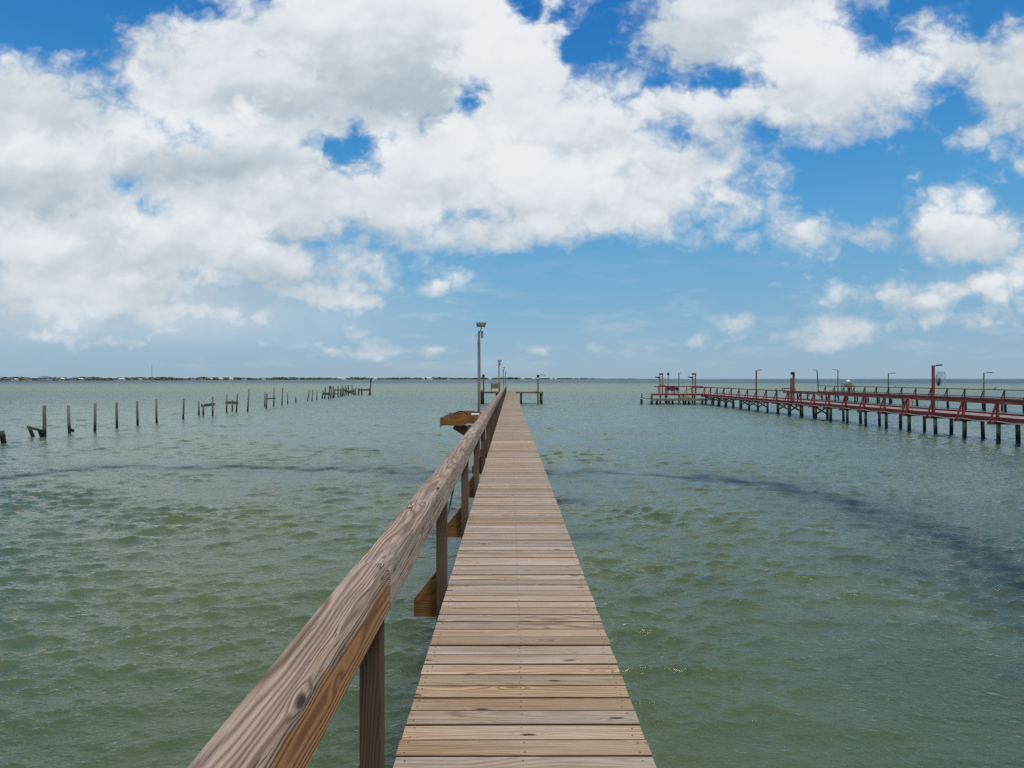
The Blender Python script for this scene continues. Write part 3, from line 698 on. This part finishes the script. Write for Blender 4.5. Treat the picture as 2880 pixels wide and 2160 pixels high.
# lower dock
ld = thing('low_dock', 'low greenish-brown timber dock in front of the end of the red pier', 'dock', (23, 91.5, 0))
LZ = .80
def ldeck(m):
    x = 19.35
    while x < 27.0: m.beam((x, 90.5, LZ - .02), (x, 93.2, LZ - .02), .19, .04); x += .196
one('deck', M['green'], ld, ldeck); one('rim_board', M['green'], ld, lambda m: m.beam((19.25, 90.45, LZ - .14), (27.0, 90.45, LZ - .14), .05, .26))
for x, h_ in ((19.35, 1.35), (21.7, .78), (24.0, .78), (26.3, .78), (20.6, .7), (22.8, .7), (25.1, .7)):
    one('piling', M['olddark'], ld, lambda m: m.tube([(x, 90.6 if h_ > .75 else 93.0, -1.7), (x, 90.6 if h_ > .75 else 93.0, h_)], .15, 8), smooth=True)
t = thing('mooring_post', 'dark free-standing post with a white band, left of the low dock', 'post', (18.1, 91, 0))
one('pile', M['olddark'], t, lambda m: m.tube([(18.1, 91.4, -1.7), (18.12, 91.4, 1.0)], .17, 9), smooth=True); one('pole_top', M['olddark'], t, lambda m: m.tube([(18.16, 91.4, 1.0), (18.17, 91.4, 1.55)], .09, 8), smooth=True); one('white_band', M['white'], t, lambda m: m.tube([(18.12, 91.4, .78), (18.12, 91.4, .9)], .18, 9))
t = thing('mooring_rope', 'dark rope strung from the free-standing post to the low dock', 'rope', (18.7, 91.2, .8))
one('rope', M['black'], t, lambda m: m.tube([(18.2, 91.2, .86), (18.8, 91.0, .80), (19.3, 90.5, .84)], .035, 5))
t = thing('stacked_planks', 'pile of brown boards lying on the low dock beneath the red platform', 'planks', (24.8, 92.2, LZ), None)
for k in range(5): one('plank', M['tan'] if k % 2 else M['green'], t, lambda m: m.beam((23.3 + .15 * k, 92.2 + .1 * k, LZ + .03 + .07 * k), (25.6 - .2 * k, 92.0 + .2 * k, LZ + .03 + .07 * k), .2, .06))

# lamps on the red piers
def arm_lamp(x, y, zt, r, sgn, L, mat, label, base=None, grp='lamp poles standing on the red piers', lean=0, name='lamp_pole'):
    t = thing(name, label, 'lamp pole', (x, y, R_D), grp)
    b = R_D if base is None else base
    one('pole', mat, t, lambda m: m.beam((x, y, b), (x + lean, y, zt), 2 * r, 2 * r, up=(0, 1, 0), ch=r * .25))
    xt = x + lean
    one('arm', M['lampbody'], t, lambda m: m.tube([(xt, y - .02, zt - .06), (xt + sgn * L * .5, y - .02, zt - .0)], .022, 6)); one('lamp_head', M['lampbody'], t, lambda m: m.beam((xt + sgn * L * .45, y - .02, zt - .0), (xt + sgn * L, y - .02, zt + .03), .22, .085, ch=.02))
    return t
arm_lamp(26.86, 41.95, hz(1027.5, 41.9), .075, 1, .5, M['red'], 'thick red lamp pole rising above the landing net')
arm_lamp(26.86, 72.2, hz(1041, 72), .065, 1, .5, M['red'], 'slender red lamp pole at the middle of the nearer red pier')
t = arm_lamp(26.95, 62.9, hz(1050, 62.9), .09, -1, .12, M['red'], 'red double post with a small dark cap, between the net and the slender red pole')
one('side_post', M['red'], t, lambda m: m.beam((26.72, 62.9, R_D), (26.72, 62.9, HC + .05), .12, .12, up=(0, 1, 0))); one('cap', M['lampbody'], t, lambda m: m.beam((26.85, 62.86, hz(1054, 62.9)), (26.85, 62.86, hz(1046, 62.9)), .3, .25, up=(0, 1, 0), ch=.02))
arm_lamp(52.42, 73.1, hz(1048, 73), .06, 1, .95, M['tan'], 'tan lamp pole with long right-pointing lamp, nearest on the farther pier')
arm_lamp(52.42, 91.6, hz(1050, 91.6), .055, 1, .9, M['brownrail'], 'brown lamp pole with long right-pointing lamp, on the farther pier left of the net')
arm_lamp(52.45, 105.8, hz(1040, 105.8), .06, -1, .75, M['brownrail'], 'brown lamp pole with left-pointing lamp beside the stand with a white tub')
arm_lamp(52.5, 112.6, hz(1041, 112.6), .07, -1, .7, M['brownrail'], 'brown lamp pole with left-pointing lamp at the outer end of the farther pier', lean=-.25)
t = arm_lamp(24.05, 94.4, hz(1049, 94), .07, 1, .28, M['grey'], 'grey pole with tiny side lamp on the end platform of the red pier')
def twin(x, y, label):
    t = thing('twin_post_lamp', label, 'lamp post', (x, y, R_D), 'twin-post lamps on the red end platform')
    for dx_ in (-.15, .22): one('post', M['red'], t, lambda m: m.beam((x + dx_, y, R_D), (x + dx_, y, hz(1053, y)), .12, .12, up=(0, 1, 0)))
    one('cap_box', M['redrail'], t, lambda m: m.beam((x + .035, y, hz(1054.5, y)), (x + .035, y, hz(1049.5, y)), .54, .4, up=(0, 1, 0), ch=.04))
    for dx_ in (-.30, .03): one('lamp_bulb', M['white'], t, lambda m: m.ball((x + dx_, y - .22, hz(1058, y)), .10, sz=1.4))
    one('side_lamp', M['lampbody'], t, lambda m: m.beam((x - .85, y - .1, hz(1060.5, y)), (x - .2, y - .1, hz(1062, y)), .25, .16, ch=.03))
twin(21.52, 94.6, 'red twin post with cap box and white bulbs, at the outer left of the platform'); twin(27.25 - .9, 95.0, 'red twin post with cap box and white bulbs, by the slanting stair rail')
t = thing('ball_lamp', 'thin grey pole topped by a round dark lamp between the twin posts', 'lamp post', (22.9, 96.0, R_D))
one('pole', M['grey'], t, lambda m: m.tube([(22.9, 96.0, R_D), (22.9, 96.0, hz(1053, 96))], .06, 8)); one('lamp_globe', M['lampbody'], t, lambda m: m.ball((22.9, 96.0, hz(1052, 96)), .2, sx=1.0, sz=.9)); one('finial', M['lampbody'], t, lambda m: m.tube([(22.9, 96.0, hz(1050, 96)), (22.9, 96.0, hz(1046.5, 96))], .05, 6))
def table_(x0, x1, y0, y1, z0, z1, mat, lab, apron=.5, name='platform_table'):
    t = thing(name, lab, 'table', ((x0 + x1) / 2, (y0 + y1) / 2, z0))
    one('table_top', mat, t, lambda m: m.beam((x0, (y0 + y1) / 2, z1), (x1, (y0 + y1) / 2, z1), y1 - y0, .07)); one('apron', mat, t, lambda m: m.beam((x0 + .04, y0 + .05, z1 - .04 - apron / 2), (x1 - .04, y0 + .05, z1 - .04 - apron / 2), .05, apron))
    for x in (x0 + .12, x1 - .12):
        for y in (y0 + .12, y1 - .12): one('leg', mat, t, lambda m: m.beam((x, y, z0), (x, y, z1 - .036), .1, .1, up=(0, 1, 0)))
    return t
table_(22.1, 23.5, 94.0, 95.0, R_D, hz(1086, 94), M['redrail'], 'dark red boxy table on legs on the end platform of the red pier', .55)
t = thing('white_bucket', 'white round tub under the left half of the dark red table', 'bucket', (22.42, 94.1, R_D), 'white tubs under the table'); one('tub', M['white'], t, lambda m: m.tube([(22.45, 94.4, R_D), (22.45, 94.4, R_D + .42)], [.16, .2], 12), smooth=True); one('rim', M['grey'], t, lambda m: m.tube([(22.45, 94.4, R_D + .42), (22.45, 94.4, R_D + .46)], .21, 12))
t = thing('white_bucket', 'white round tub under the right half of the dark red table', 'bucket', (23.1, 94.1, R_D), 'white tubs under the table'); one('tub', M['white'], t, lambda m: m.tube([(23.1, 94.4, R_D), (23.1, 94.4, R_D + .42)], [.16, .2], 12), smooth=True); one('rim', M['grey'], t, lambda m: m.tube([(23.1, 94.4, R_D + .42), (23.1, 94.4, R_D + .46)], .21, 12))
t = thing('kettle_grill', 'black domed grill beside the dark red table', 'grill', (23.85, 94.2, R_D))
one('dome', M['black'], t, lambda m: m.ball((23.9, 94.6, R_D + .72), .30, 14, 8, z0=0)); one('bowl', M['black'], t, lambda m: m.ball((23.9, 94.6, R_D + .69), .29, 14, 8))
for dx_ in (-.2, .2): one('leg', M['black'], t, lambda m: m.tube([(23.9 + dx_ * .8, 94.6, R_D + .6), (23.9 + dx_, 94.6, R_D)], .025, 6))
t = thing('ramp_handrail', 'tan slanting stair rail from the red platform up to its railing', 'handrail', (25.2, 93.9, R_D)); one('sloping_rail', M['tan'], t, lambda m: m.beam((24.55, 93.9, R_D + .08), (25.75, 93.9, R_R - .12), .09, .10)); one('upright', M['tan'], t, lambda m: m.beam((25.72, 93.96, R_D), (25.72, 93.96, R_R - .2), .09, .09, up=(0, 1, 0)))
t = thing('tackle_box', 'small green-grey box on the far railing beside the ball lamp', 'box', (22.6, 98.25, R_R + .06)); one('case', M['grey'], t, lambda m: m.beam((22.3, 98.25, R_R + .20), (22.9, 98.25, R_R + .20), .3, .26, ch=.04)); one('handle', M['black'], t, lambda m: m.tube([(22.45, 98.25, R_R + .33), (22.5, 98.25, R_R + .40), (22.7, 98.25, R_R + .40), (22.75, 98.25, R_R + .33)], .02, 5))
table_(46.9 + .0, 49.0 + .0, 112.0 + 1.4, 114.4, R_D, hz(1092, 113), M['brownrail'], 'low dark bench frame at the outer left end of the farther pier', .08, 'bench_frame')
# stand with white tub, farther pier
t = table_(52.1, 53.3, 103.2, 104.2, R_D, hz(1079, 104), M['tan'], 'orange-brown fish cleaning stand with deep apron on the farther pier', .55, 'cleaning_stand')
one('back_panel', M['tan'], t, lambda m: m.beam((53.35, 103.7, R_D), (53.35, 103.7, hz(1076, 104)), .1, .9, up=(0, 1, 0)))
t = thing('white_tub', 'white round-topped tub standing on the orange-brown cleaning stand', 'tub', (52.95, 103.6, hz(1078, 104))); one('tub_body', M['white'], t, lambda m: m.ball((52.95, 103.6, hz(1078.3, 104) + .30), .28, 14, 9, sx=1.15)); one('base', M['lampbody'], t, lambda m: m.tube([(52.98, 103.6, hz(1078.4, 104) + .02), (52.98, 103.6, hz(1078.4, 104) + .1)], .16, 10))
# yellow frame bench on near red pier deck
xb_ = 27.9; t = thing('wooden_crate', 'pale yellowish timber stand on the nearer red deck, left of the net pole', 'stand', (xb_, 46.4, R_D))
one('stand_top', M['tan'], t, lambda m: m.beam((xb_ - .28, 46.4, R_D + .58), (xb_ + .28, 46.4, R_D + .58), .5, .05))
for dx_ in (-.24, .24):
    for dy_ in (-.2, .2): one('leg', M['tan'], t, lambda m: m.beam((xb_ + dx_, 46.4 + dy_, R_D), (xb_ + dx_, 46.4 + dy_, R_D + .555), .06, .06, up=(0, 1, 0)))
# landing net leaning on the thick red pole
def net():
    y = 41.75; s_ = y / F
    def P(px, py, dy_=0.): return ((px - HX) * s_, y + dy_, HC - (py - HY) * s_)
    sx = .2622; 
    def Q(a, b, dy_=0.): return P(2300 + a * sx, 1000 + b * sx, dy_)
    t = thing('landing_net', 'large hooped landing net propped upright against the thick red pole', 'net', Q(1300, 420))
    hoop = [Q(*p) for p in ((1300, 320), (1292, 295), (1280, 250), (1279, 205), (1290, 180), (1330, 177), (1366, 180), (1378, 205), (1375, 235), (1355, 270), (1330, 292), (1312, 300), (1300, 322))]
    one('hoop', M['alu'], t, lambda m: m.tube(hoop, .018, 6)); one('handle', M['alu'], t, lambda m: m.tube([Q(1302, 318), Q(1296, 420), Q(1290, 560)], .016, 6))
    def mesh_(m):
        for k in range(9):
            f_ = (k + 1) / 10
            a0 = (1281 + f_ * 94, 181); a1 = (1293 + f_ * 20, 325)
            m.tube([Q(a0[0] + (a1[0] - a0[0]) * q_, a0[1] + (a1[1] - a0[1]) * q_, .25 * math.sin(q_ * 3.1)) for q_ in np.linspace(0, 1, 8)], .006, 4, False)
        for k in range(9):
            z = 195 + k * 15; w_ = 92 * (1 - max(0, (k - 3)) / 7.5); c = 1328 - k * 3
            m.tube([Q(c - w_ / 2 + w_ * q_, z + 6 * math.sin(q_ * 9), .22 * math.sin(q_ * 3.1)) for q_ in np.linspace(0, 1, 8)], .006, 4, False)
    one('netting', M['net'], t, mesh_)
    one('net_bag', M['net'], t, lambda m: m.tube([Q(1318, 240), Q(1308, 285), Q(1302, 325)], [.02, .10, .05], 7))
net()
# perched birds / reels on the rails
def bird(x, y, z, s_, mat, lab, cat='bird', grp=None, yaw=0.0):
    t = thing('bird', lab, cat, (x, y, z), grp); c, sn_ = math.cos(yaw), math.sin(yaw)
    def R(a, b): return (x + a * c, y + a * sn_, z + b)
    one('body', mat, t, lambda m: m.tube([R(-.30 * s_, .10 * s_), R(-.14 * s_, .17 * s_), R(.0, .22 * s_), R(.12 * s_, .30 * s_), R(.17 * s_, .38 * s_), R(.22 * s_, .385 * s_), R(.30 * s_, .36 * s_)], [.012 * s_, .06 * s_, .09 * s_, .065 * s_, .052 * s_, .045 * s_, .008 * s_], 9), smooth=True)
    for dx_ in (-.01, .04): one('leg', M['black'], t, lambda m: m.tube([R(dx_, 0), R(dx_, .14 * s_)], .012 * s_, 5))
    one('wing', M['grey'] if mat is M['white'] else M['black'], t, lambda m: m.tube([R(-.34 * s_, .12 * s_), R(-.16 * s_, .2 * s_), R(.04 * s_, .27 * s_)], [.01 * s_, .066 * s_, .03 * s_], 8), smooth=True)
RT = R_R + .012
bird(26.9, 81.3, RT, .42, M['black'], 'tiny dark bird on the nearer red handrail, left of the slender lamp pole')
bird(26.9, 66.8, RT, .5, M['black'], 'dark bird on the nearer red handrail, right of the slender lamp pole')
bird(52.5, 101.0, RT, .6, M['black'], 'dark bird on the farther pier rail just right of the white tub')
bird(52.5, 90.0, RT, .5, M['black'], 'dark bird on the farther pier rail right of the brown lamp pole')
bird(52.5, 71.5, RT, .6, M['black'], 'dark bird on the farther pier rail right of the tan lamp pole')

# ------------------------------------------------------------------ ruined pilings on the left
def timber(m, b, tpt, d=None, r=.085, zb=-1.7):
    """b = where it meets the water in the photo, tpt = its top; both put at the real spot on the water"""
    x, y = on_water(*b); dd = y
    xt, zt = (tpt[0] - HX) * dd / F, hz(tpt[1], dd)
    k = (x - xt) / max(zt, .1)
    m.tube([(x + k * 1.5, y, -1.5), (x, y, 0), ((x + xt) / 2 + random.uniform(-.01, .01), y, zt * .5), (xt, y, zt)], [r * 1.05, r * 1.03, r, r * .93], 8)
    return x, y
ORD = ['first', 'second', 'third', 'fourth', 'fifth', 'sixth', 'seventh', 'eighth', 'ninth', 'tenth', 'eleventh', 'twelfth', 'thirteenth', 'fourteenth', 'fifteenth', 'sixteenth', 'seventeenth', 'eighteenth', 'nineteenth', 'twentieth']
GP = 'bare upright pilings of the ruined pier'
def c5(x, y): return (x * .2532, 1030 + y * .2532)
def c6(x, y): return (520 + x * .2532, 1030 + y * .2532)
def c9(x, y): return (900 + x * .07233, 1050 + y * .07233)
def lone(b, tp, lab, r=.085, mat='old', grp=GP):
    x, y = on_water(*b); t = thing('old_piling', lab, 'piling', (x, y, 0), grp); m = MB(); timber(m, b, tp, r=r); m.build('shaft', M[mat], t, True)
    m = MB(); m.add([(x + (tp[0] - b[0]) * y / F + .0 + r * .8 * math.cos(k), y + r * .8 * math.sin(k), hz(tp[1], y) + .004) for k in np.linspace(0, 6.283, 8, endpoint=False)], [tuple(range(8))]); m.build('cut_end', M['tan'], t)
lone(c5(1058, 728), c5(1062, 412), 'tan bare piling rising alone, third tall one from the left edge')
lone(c5(1302, 685), c5(1300, 402), 'slim bare piling, fourth tall one from the left edge'); lone(c5(1532, 660), c5(1528, 388), 'slim bare piling, fifth tall one from the left edge')
lone(c5(1743, 632), c5(1740, 365), 'dark slim bare piling, sixth tall one from the left edge'); lone(c5(2037, 588), c5(2046, 362), 'bare piling standing in a gap, left of the short one beside the first crossbeam')
lone(c6(158, 550), c6(158, 390), 'short bare piling just left of the sloping crossbeam'); lone(c6(698, 500), c6(715, 255), 'tall leaning piling between two H-shaped pairs', .09)
lone(c6(1078, 435), c6(1090, 240), 'tall leaning piling right after the second H-shaped pair', .09); lone(c6(1143, 422), c6(1143, 288), 'middling upright piling right of the tall leaning one')
lone(c6(1235, 408), c6(1228, 337), 'shortest stub of the row, leaning left'); lone(c6(1363, 388), c6(1385, 265), 'leaning piling, left one of three before the tangle'); lone(c6(1412, 385), c6(1422, 258), 'leaning piling, middle one of three before the tangle'); lone(c6(1463, 375), c6(1472, 265), 'leaning piling, right one of three before the tangle')
def frame(lab, piles, beams, name='piling_ruin', mat='old', cat='ruin', r=.085, extra=None):
    x0, y0 = on_water(*piles[0][0]); t = thing(name, lab, cat, (x0, y0, 0))
    for b, tp in piles: m = MB(); timber(m, b, tp, r=r); m.build('piling', M[mat], t, True)
    for (p0, d0, p1, d1, th) in beams:
        a = ((p0[0] - HX) * d0 / F, d0 - .1, hz(p0[1], d0)); b_ = ((p1[0] - HX) * d1 / F, d1 - .1, hz(p1[1], d1))
        one('crossbeam', M[mat], t, lambda m: m.beam(a, b_, .10, th))
    return t
frame('mossy broken stub with a board nailed across at the left picture edge', [(c5(48, 855), c5(25, 715))], [(c5(-60, 765), 36.5, c5(75, 768), 36.3, .10)], r=.13, mat='olddark')
frame('tall brown piling with two slumped timbers hanging at its foot on the left', [(c5(500, 785), c5(499, 437)), (c5(372, 780), c5(325, 665)), (c5(470, 785), c5(440, 700))], [(c5(325, 672), 40.6, c5(510, 722), 40.3, .13)], r=.10)
x_, y_ = on_water(*c5(775, 745))
frame('tan piling with a dark wedge of wood stuck at its waterline', [(c5(776, 745), c5(765, 435))], [(c5(780, 690), 43.2, c5(835, 722), 43.2, .16)], r=.09)
frame('piling pair joined by a sloping yellowish crossbeam', [(c6(207, 547), c6(205, 430)), (c6(310, 555), c6(311, 338))], [(c6(192, 440), 64.3, c6(338, 420), 63.0, .26)])
frame('H-shaped pair of pilings with thick crossbeam and short middle stub', [(c6(465, 510), c6(469, 310)), (c6(573, 510), c6(587, 305)), (c6(528, 500), c6(528, 370))], [(c6(458, 403), 70.4, c6(598, 405), 70.3, .30)])
frame('H-shaped group with a doubled left piling and thin crossbeam', [(c6(888, 452), c6(894, 290)), (c6(906, 466), c6(915, 298)), (c6(988, 450), c6(994, 237))], [(c6(905, 362), 83, c6(1015, 356), 83, .17)])
# the tangle at the far end
P9 = [((90, 985), (125, 665), .10), ((190, 985), (208, 560), .10), ((335, 1000), (375, 560), .15), ((425, 975), (440, 540), .22), ((500, 955), (525, 490), .10), ((545, 950), (585, 590), .12), ((705, 930), (708, 500), .11), ((785, 905), (790, 590), .11), ((850, 915), (862, 470), .09), ((895, 880), (922, 560), .14), ((970, 880), (1003, 460), .10), ((1045, 850), (1040, 560), .15), ((1107, 870), (1106, 450), .10), ((1245, 830), (1250, 440), .08), ((1330, 855), (1318, 590), .16), ((1375, 850), (1382, 575), .15)]
B9 = [((110, 790), 128, (400, 800), 128, .42), ((580, 655), 132, (1000, 640), 134, .22), ((450, 800), 130, (720, 800), 130, .15), ((940, 640), 136, (1060, 700), 136, .35), ((1050, 720), 138, (1310, 690), 138, .4), ((790, 765), 136, (1000, 765), 136, .14), ((1120, 745), 140, (1320, 790), 140, .2), ((360, 560), 130, (450, 545), 130, .6)]
t = frame('tangle of mossy pilings and fallen beams at the outer end of the ruined pier', [(c9(*b), c9(*tp)) for b, tp, r in P9], [(c9(*a), d0, c9(*b), d1, th) for a, d0, b, d1, th in B9], 'ruined_platform', 'olddark', 'ruin', .11)
frame('low gate-like pair of pilings with a long level crossbeam, last of the ruin', [(c9(1500, 855), c9(1505, 560)), (c9(1918, 850), c9(1940, 570)), (c9(1625, 690 + 160), c9(1625, 565))], [(c9(1500, 650), 143, c9(1925, 640), 143, .32)], mat='olddark', r=.15)
xq, yq = on_water(*c9(1935, 850)); yq += .35
t = thing('marker_post', 'tall thin dark post at the outermost end of the ruined pier', 'post', (xq, yq, 0))
one('shaft', M['olddark'], t, lambda m: m.tube([(xq, yq, -1.5), (xq + .1, yq, hz(c9(0, 560)[1], yq)), (xq + .22, yq, hz(c9(0, 250)[1], yq))], [.13, .12, .10], 8)); one('head', M['black'], t, lambda m: m.tube([(xq + .22, yq, hz(c9(0, 330)[1], yq)), (xq + .24, yq, hz(c9(0, 215)[1], yq))], .22, 8))
bird(xq + .52, yq, hz(c9(0, 345)[1], yq), 1.6, M['white'], 'white bird clinging beside the tall outermost post of the ruin', yaw=.3)

# ------------------------------------------------------------------ far shore
SH = [(-60, 860), (0, 960), (140, 1050), (300, 1200), (560, 1450), (760, 1750), (1100, 2300), (1440, 2850), (1700, 3300), (1900, 3600)]   # photo column -> distance of the waterline
def shore(px):
    for (a, da), (b, db) in zip(SH, SH[1:]):
        if a <= px <= b: return da + (db - da) * (px - a) / (b - a)
    return SH[0][1] if px < 0 else SH[-1][1]
def land():
    cols = np.linspace(-400, 1890, 120); vs, fs = [], []
    for px in cols:
        d = shore(px); taper = min(1, max(0.05, (1890 - px) / 200))
        for (dd, z) in ((0, -.6), (6, .35), (18, .9), (130, 1.5), (400 * taper + 5, .6), (410 * taper + 20, -.8)):
            q = d + dd; vs.append(((px - HX) * q / F, q, z + .25 * math.sin(px * .7) * (z > .3)))
    n = 6
    for i in range(len(cols) - 1):
        for j in range(n - 1): fs.append((i * n + j, (i + 1) * n + j, (i + 1) * n + j + 1, i * n + j + 1))
    m = MB(); m.add(vs, fs); o = m.build('land', plain('scrubby_shore', (.085, .085, .045), .9, 0, .4, .03), None); tag(o, kind='structure')
land()
mt, T, P = newmat('haze_tinted_foliage'); co = T.n.new('ShaderNodeNewGeometry').outputs['Position']
T.put(P.inputs['Base Color'], T.mix(T.mr(T.noise(co, .09, 4, .6), .3, .7), (.08, .105, .075), (.16, .185, .105))); P.inputs['Roughness'].default_value = .9  # greens lightened and blued: distance haze put into the leaf colour
def clump(m, x, y, z, r, h, n):
    # crown of many small leaf faces spread through a squat volume
    vs, fs = [], []
    for k in range(n):
        a = random.uniform(0, 6.283); q = random.random() ** .5; zz = random.uniform(-.9, 1)
        w = math.sqrt(max(0, 1 - zz * zz * .8)); cx, cy, cz = x + r * q * w * math.cos(a), y + r * q * w * math.sin(a), z + h * .5 * (1 + zz)
        s_ = random.uniform(.18, .4) * min(r, h)
        n1_, n2_ = random.uniform(0, 6.28), random.uniform(-.9, .9)
        ux, uy = math.cos(n1_) * s_, math.sin(n1_) * s_; vx, vy, vz = -math.sin(n1_) * s_ * n2_, math.cos(n1_) * s_ * n2_, s_ * .9
        o = len(vs); vs += [(cx - ux - vx, cy - uy - vy, cz - vz), (cx + ux - vx * .4, cy + uy - vy * .4, cz - vz * .6), (cx + ux * .7 + vx, cy + uy * .7 + vy, cz + vz), (cx - ux * .8 + vx, cy - uy * .8 + vy, cz + vz * .7)]; fs.append((o, o + 1, o + 2, o + 3))
    m.add(vs, fs)
tm = MB(); px = -390.0
while px < 1880:
    d = shore(px); k_ = d / 1000
    hgt = random.uniform(2.2, 5.0) * (1 + .25 * (k_ - 1)); hgt *= .7 + .5 * (.5 + .5 * math.sin(px * .045) * math.sin(px * .013 + 1)); 
    if px > 1450: hgt *= max(.25, 1 - (px - 1450) / 520)
    for rep in range(2):
        q = d + random.uniform(10, 60); clump(tm, (px + random.uniform(-2, 2) - HX) * q / F, q, .8, random.uniform(3, 7) * k_ ** .8, hgt, 20)
    px += 2.6
to = tm.build('tree_line', mt, None); tag(to, 'low dark green band of trees and scrub along the far shore', 'trees', None, 'stuff')
ROOF = {'white': (.62, .62, .60), 'pale': (.45, .44, .40), 'red': (.25, .12, .10), 'lavender': (.36, .37, .42), 'yellow': (.45, .42, .24), 'grey': (.28, .30, .32)}
WM = {k: plain('house_' + k, v, .8, 0, .08, .5) for k, v in ROOF.items()}
RM = {k: plain('roof_' + k, v, .7, 0, .08, .5) for k, v in {'dark': (.10, .11, .12), 'white': (.66, .66, .64), 'brown': (.16, .10, .08), 'blue': (.14, .20, .26)}.items()}
winm = plain('far_window', (.05, .07, .08), .2)
HOUSES = [(20, 'grey', 'dark', 9, 4.2), (33, 'white', 'dark', 7, 4), (46, 'white', 'white', 6, 3.4), (74, 'yellow', 'brown', 8, 4.6), (84, 'white', 'dark', 6, 3.6), (116, 'grey', 'blue', 9, 6.2), (128, 'lavender', 'blue', 14, 7.4), (140, 'lavender', 'dark', 9, 6.2), (165, 'pale', 'dark', 8, 5.0), (176, 'yellow', 'white', 8, 4.8), (195, 'lavender', 'blue', 7, 4.6), (209, 'lavender', 'dark', 7, 5.0), (229, 'pale', 'white', 9, 4.4), (250, 'red', 'brown', 14, 4.8), (330, 'white', 'dark', 7, 4.4), (343, 'white', 'white', 14, 4.6), (368, 'yellow', 'brown', 10, 4.0), (392, 'white', 'white', 12, 3.6), (412, 'pale', 'brown', 10, 4.0), (428, 'grey', 'dark', 9, 4.4), (505, 'red', 'brown', 9, 5.2), (545, 'white', 'dark', 8, 4.4), (561, 'white', 'dark', 10, 4.8), (592, 'yellow', 'white', 9, 4.4), (620, 'pale', 'white', 12, 5.6), (649, 'white', 'white', 12, 5.6), (687, 'white', 'dark', 11, 5.2), (742, 'pale', 'white', 10, 2.8), (835, 'lavender', 'blue', 18, 6.4), (884, 'red', 'brown', 13, 6.4), (962, 'white', 'white', 26, 6.8), (986, 'pale', 'brown', 10, 6.0), (1056, 'yellow', 'white', 12, 6.6), (1190, 'pale', 'white', 13, 7), (1208, 'white', 'white', 20, 8), (1224, 'grey', 'dark', 12, 7), (1262, 'white', 'dark', 13, 6.5), (1378, 'white', 'white', 16, 7.5), (1470, 'white', 'white', 18, 7.5), (1500, 'grey', 'white', 13, 6), (1550, 'white', 'white', 14, 6.5), (1562, 'pale', 'white', 13, 6)]
REF = {0: 'at the far left edge', 1: 'near the left edge', 2: 'left of the tall mast', 3: 'right of the tall mast', 4: 'behind the ruined pilings', 5: 'left of the light pole', 6: 'right of the wooden pier'}
cnt = {}
def zone(p): return 0 if p < 100 else 1 if p < 230 else 2 if p < 425 else 3 if p < 640 else 4 if p < 1050 else 5 if p < 1400 else 6
tot = {}
for h_ in HOUSES: tot[zone(h_[0])] = tot.get(zone(h_[0]), 0) + 1
for (px, wc, rc, w_, hh) in HOUSES:
    z_ = zone(px); cnt[z_] = cnt.get(z_, 0) + 1
    d = shore(px) + 8; x = (px - HX) * d / F
    t = thing('shore_house', '%s house, %s roof, far shore %s, %s from left there' % (wc, rc, REF[z_], ORD[cnt[z_] - 1]), 'house', (x, d, .6), 'houses along the far shore')
    w_ = w_ * (1 if d > 1400 else .8)
    wh = hh * .62
    one('wall', WM[wc], t, lambda m: m.beam((x - w_ / 2, d, .4 + wh / 2), (x + w_ / 2, d, .4 + wh / 2), 6, wh))
    def rf(m):
        a, b, y0, y1, z0, z1 = x - w_ / 2 - .5, x + w_ / 2 + .5, d - 3.6, d + 3.6, .4 + wh, .4 + hh
        m.add([(a, y0, z0), (b, y0, z0), (b, y1, z0), (a, y1, z0), (a + w_ * .2, d, z1), (b - w_ * .2, d, z1)], [(0, 1, 5, 4), (2, 3, 4, 5), (1, 2, 5), (3, 0, 4), (3, 2, 1, 0)])
    one('roof', RM[rc], t, rf)
    for q in (-.28, .25): one('window', winm, t, lambda m: m.beam((x + w_ * q - .7, d - 3.04, .4 + wh * .55), (x + w_ * q + .7, d - 3.04, .4 + wh * .55), .06, 1.1))
d = 1320; x = (428.5 - HX) * d / F
t = thing('radio_mast', 'very thin tall mast rising above the far shore on the left', 'mast', (x, d, 0)); one('mast', M['grey'], t, lambda m: m.tube([(x, d, .5), (x, d, 29)], [.55, .4], 5)); one('antenna', M['grey'], t, lambda m: m.tube([(x, d, 29), (x, d, 33)], .2, 5))
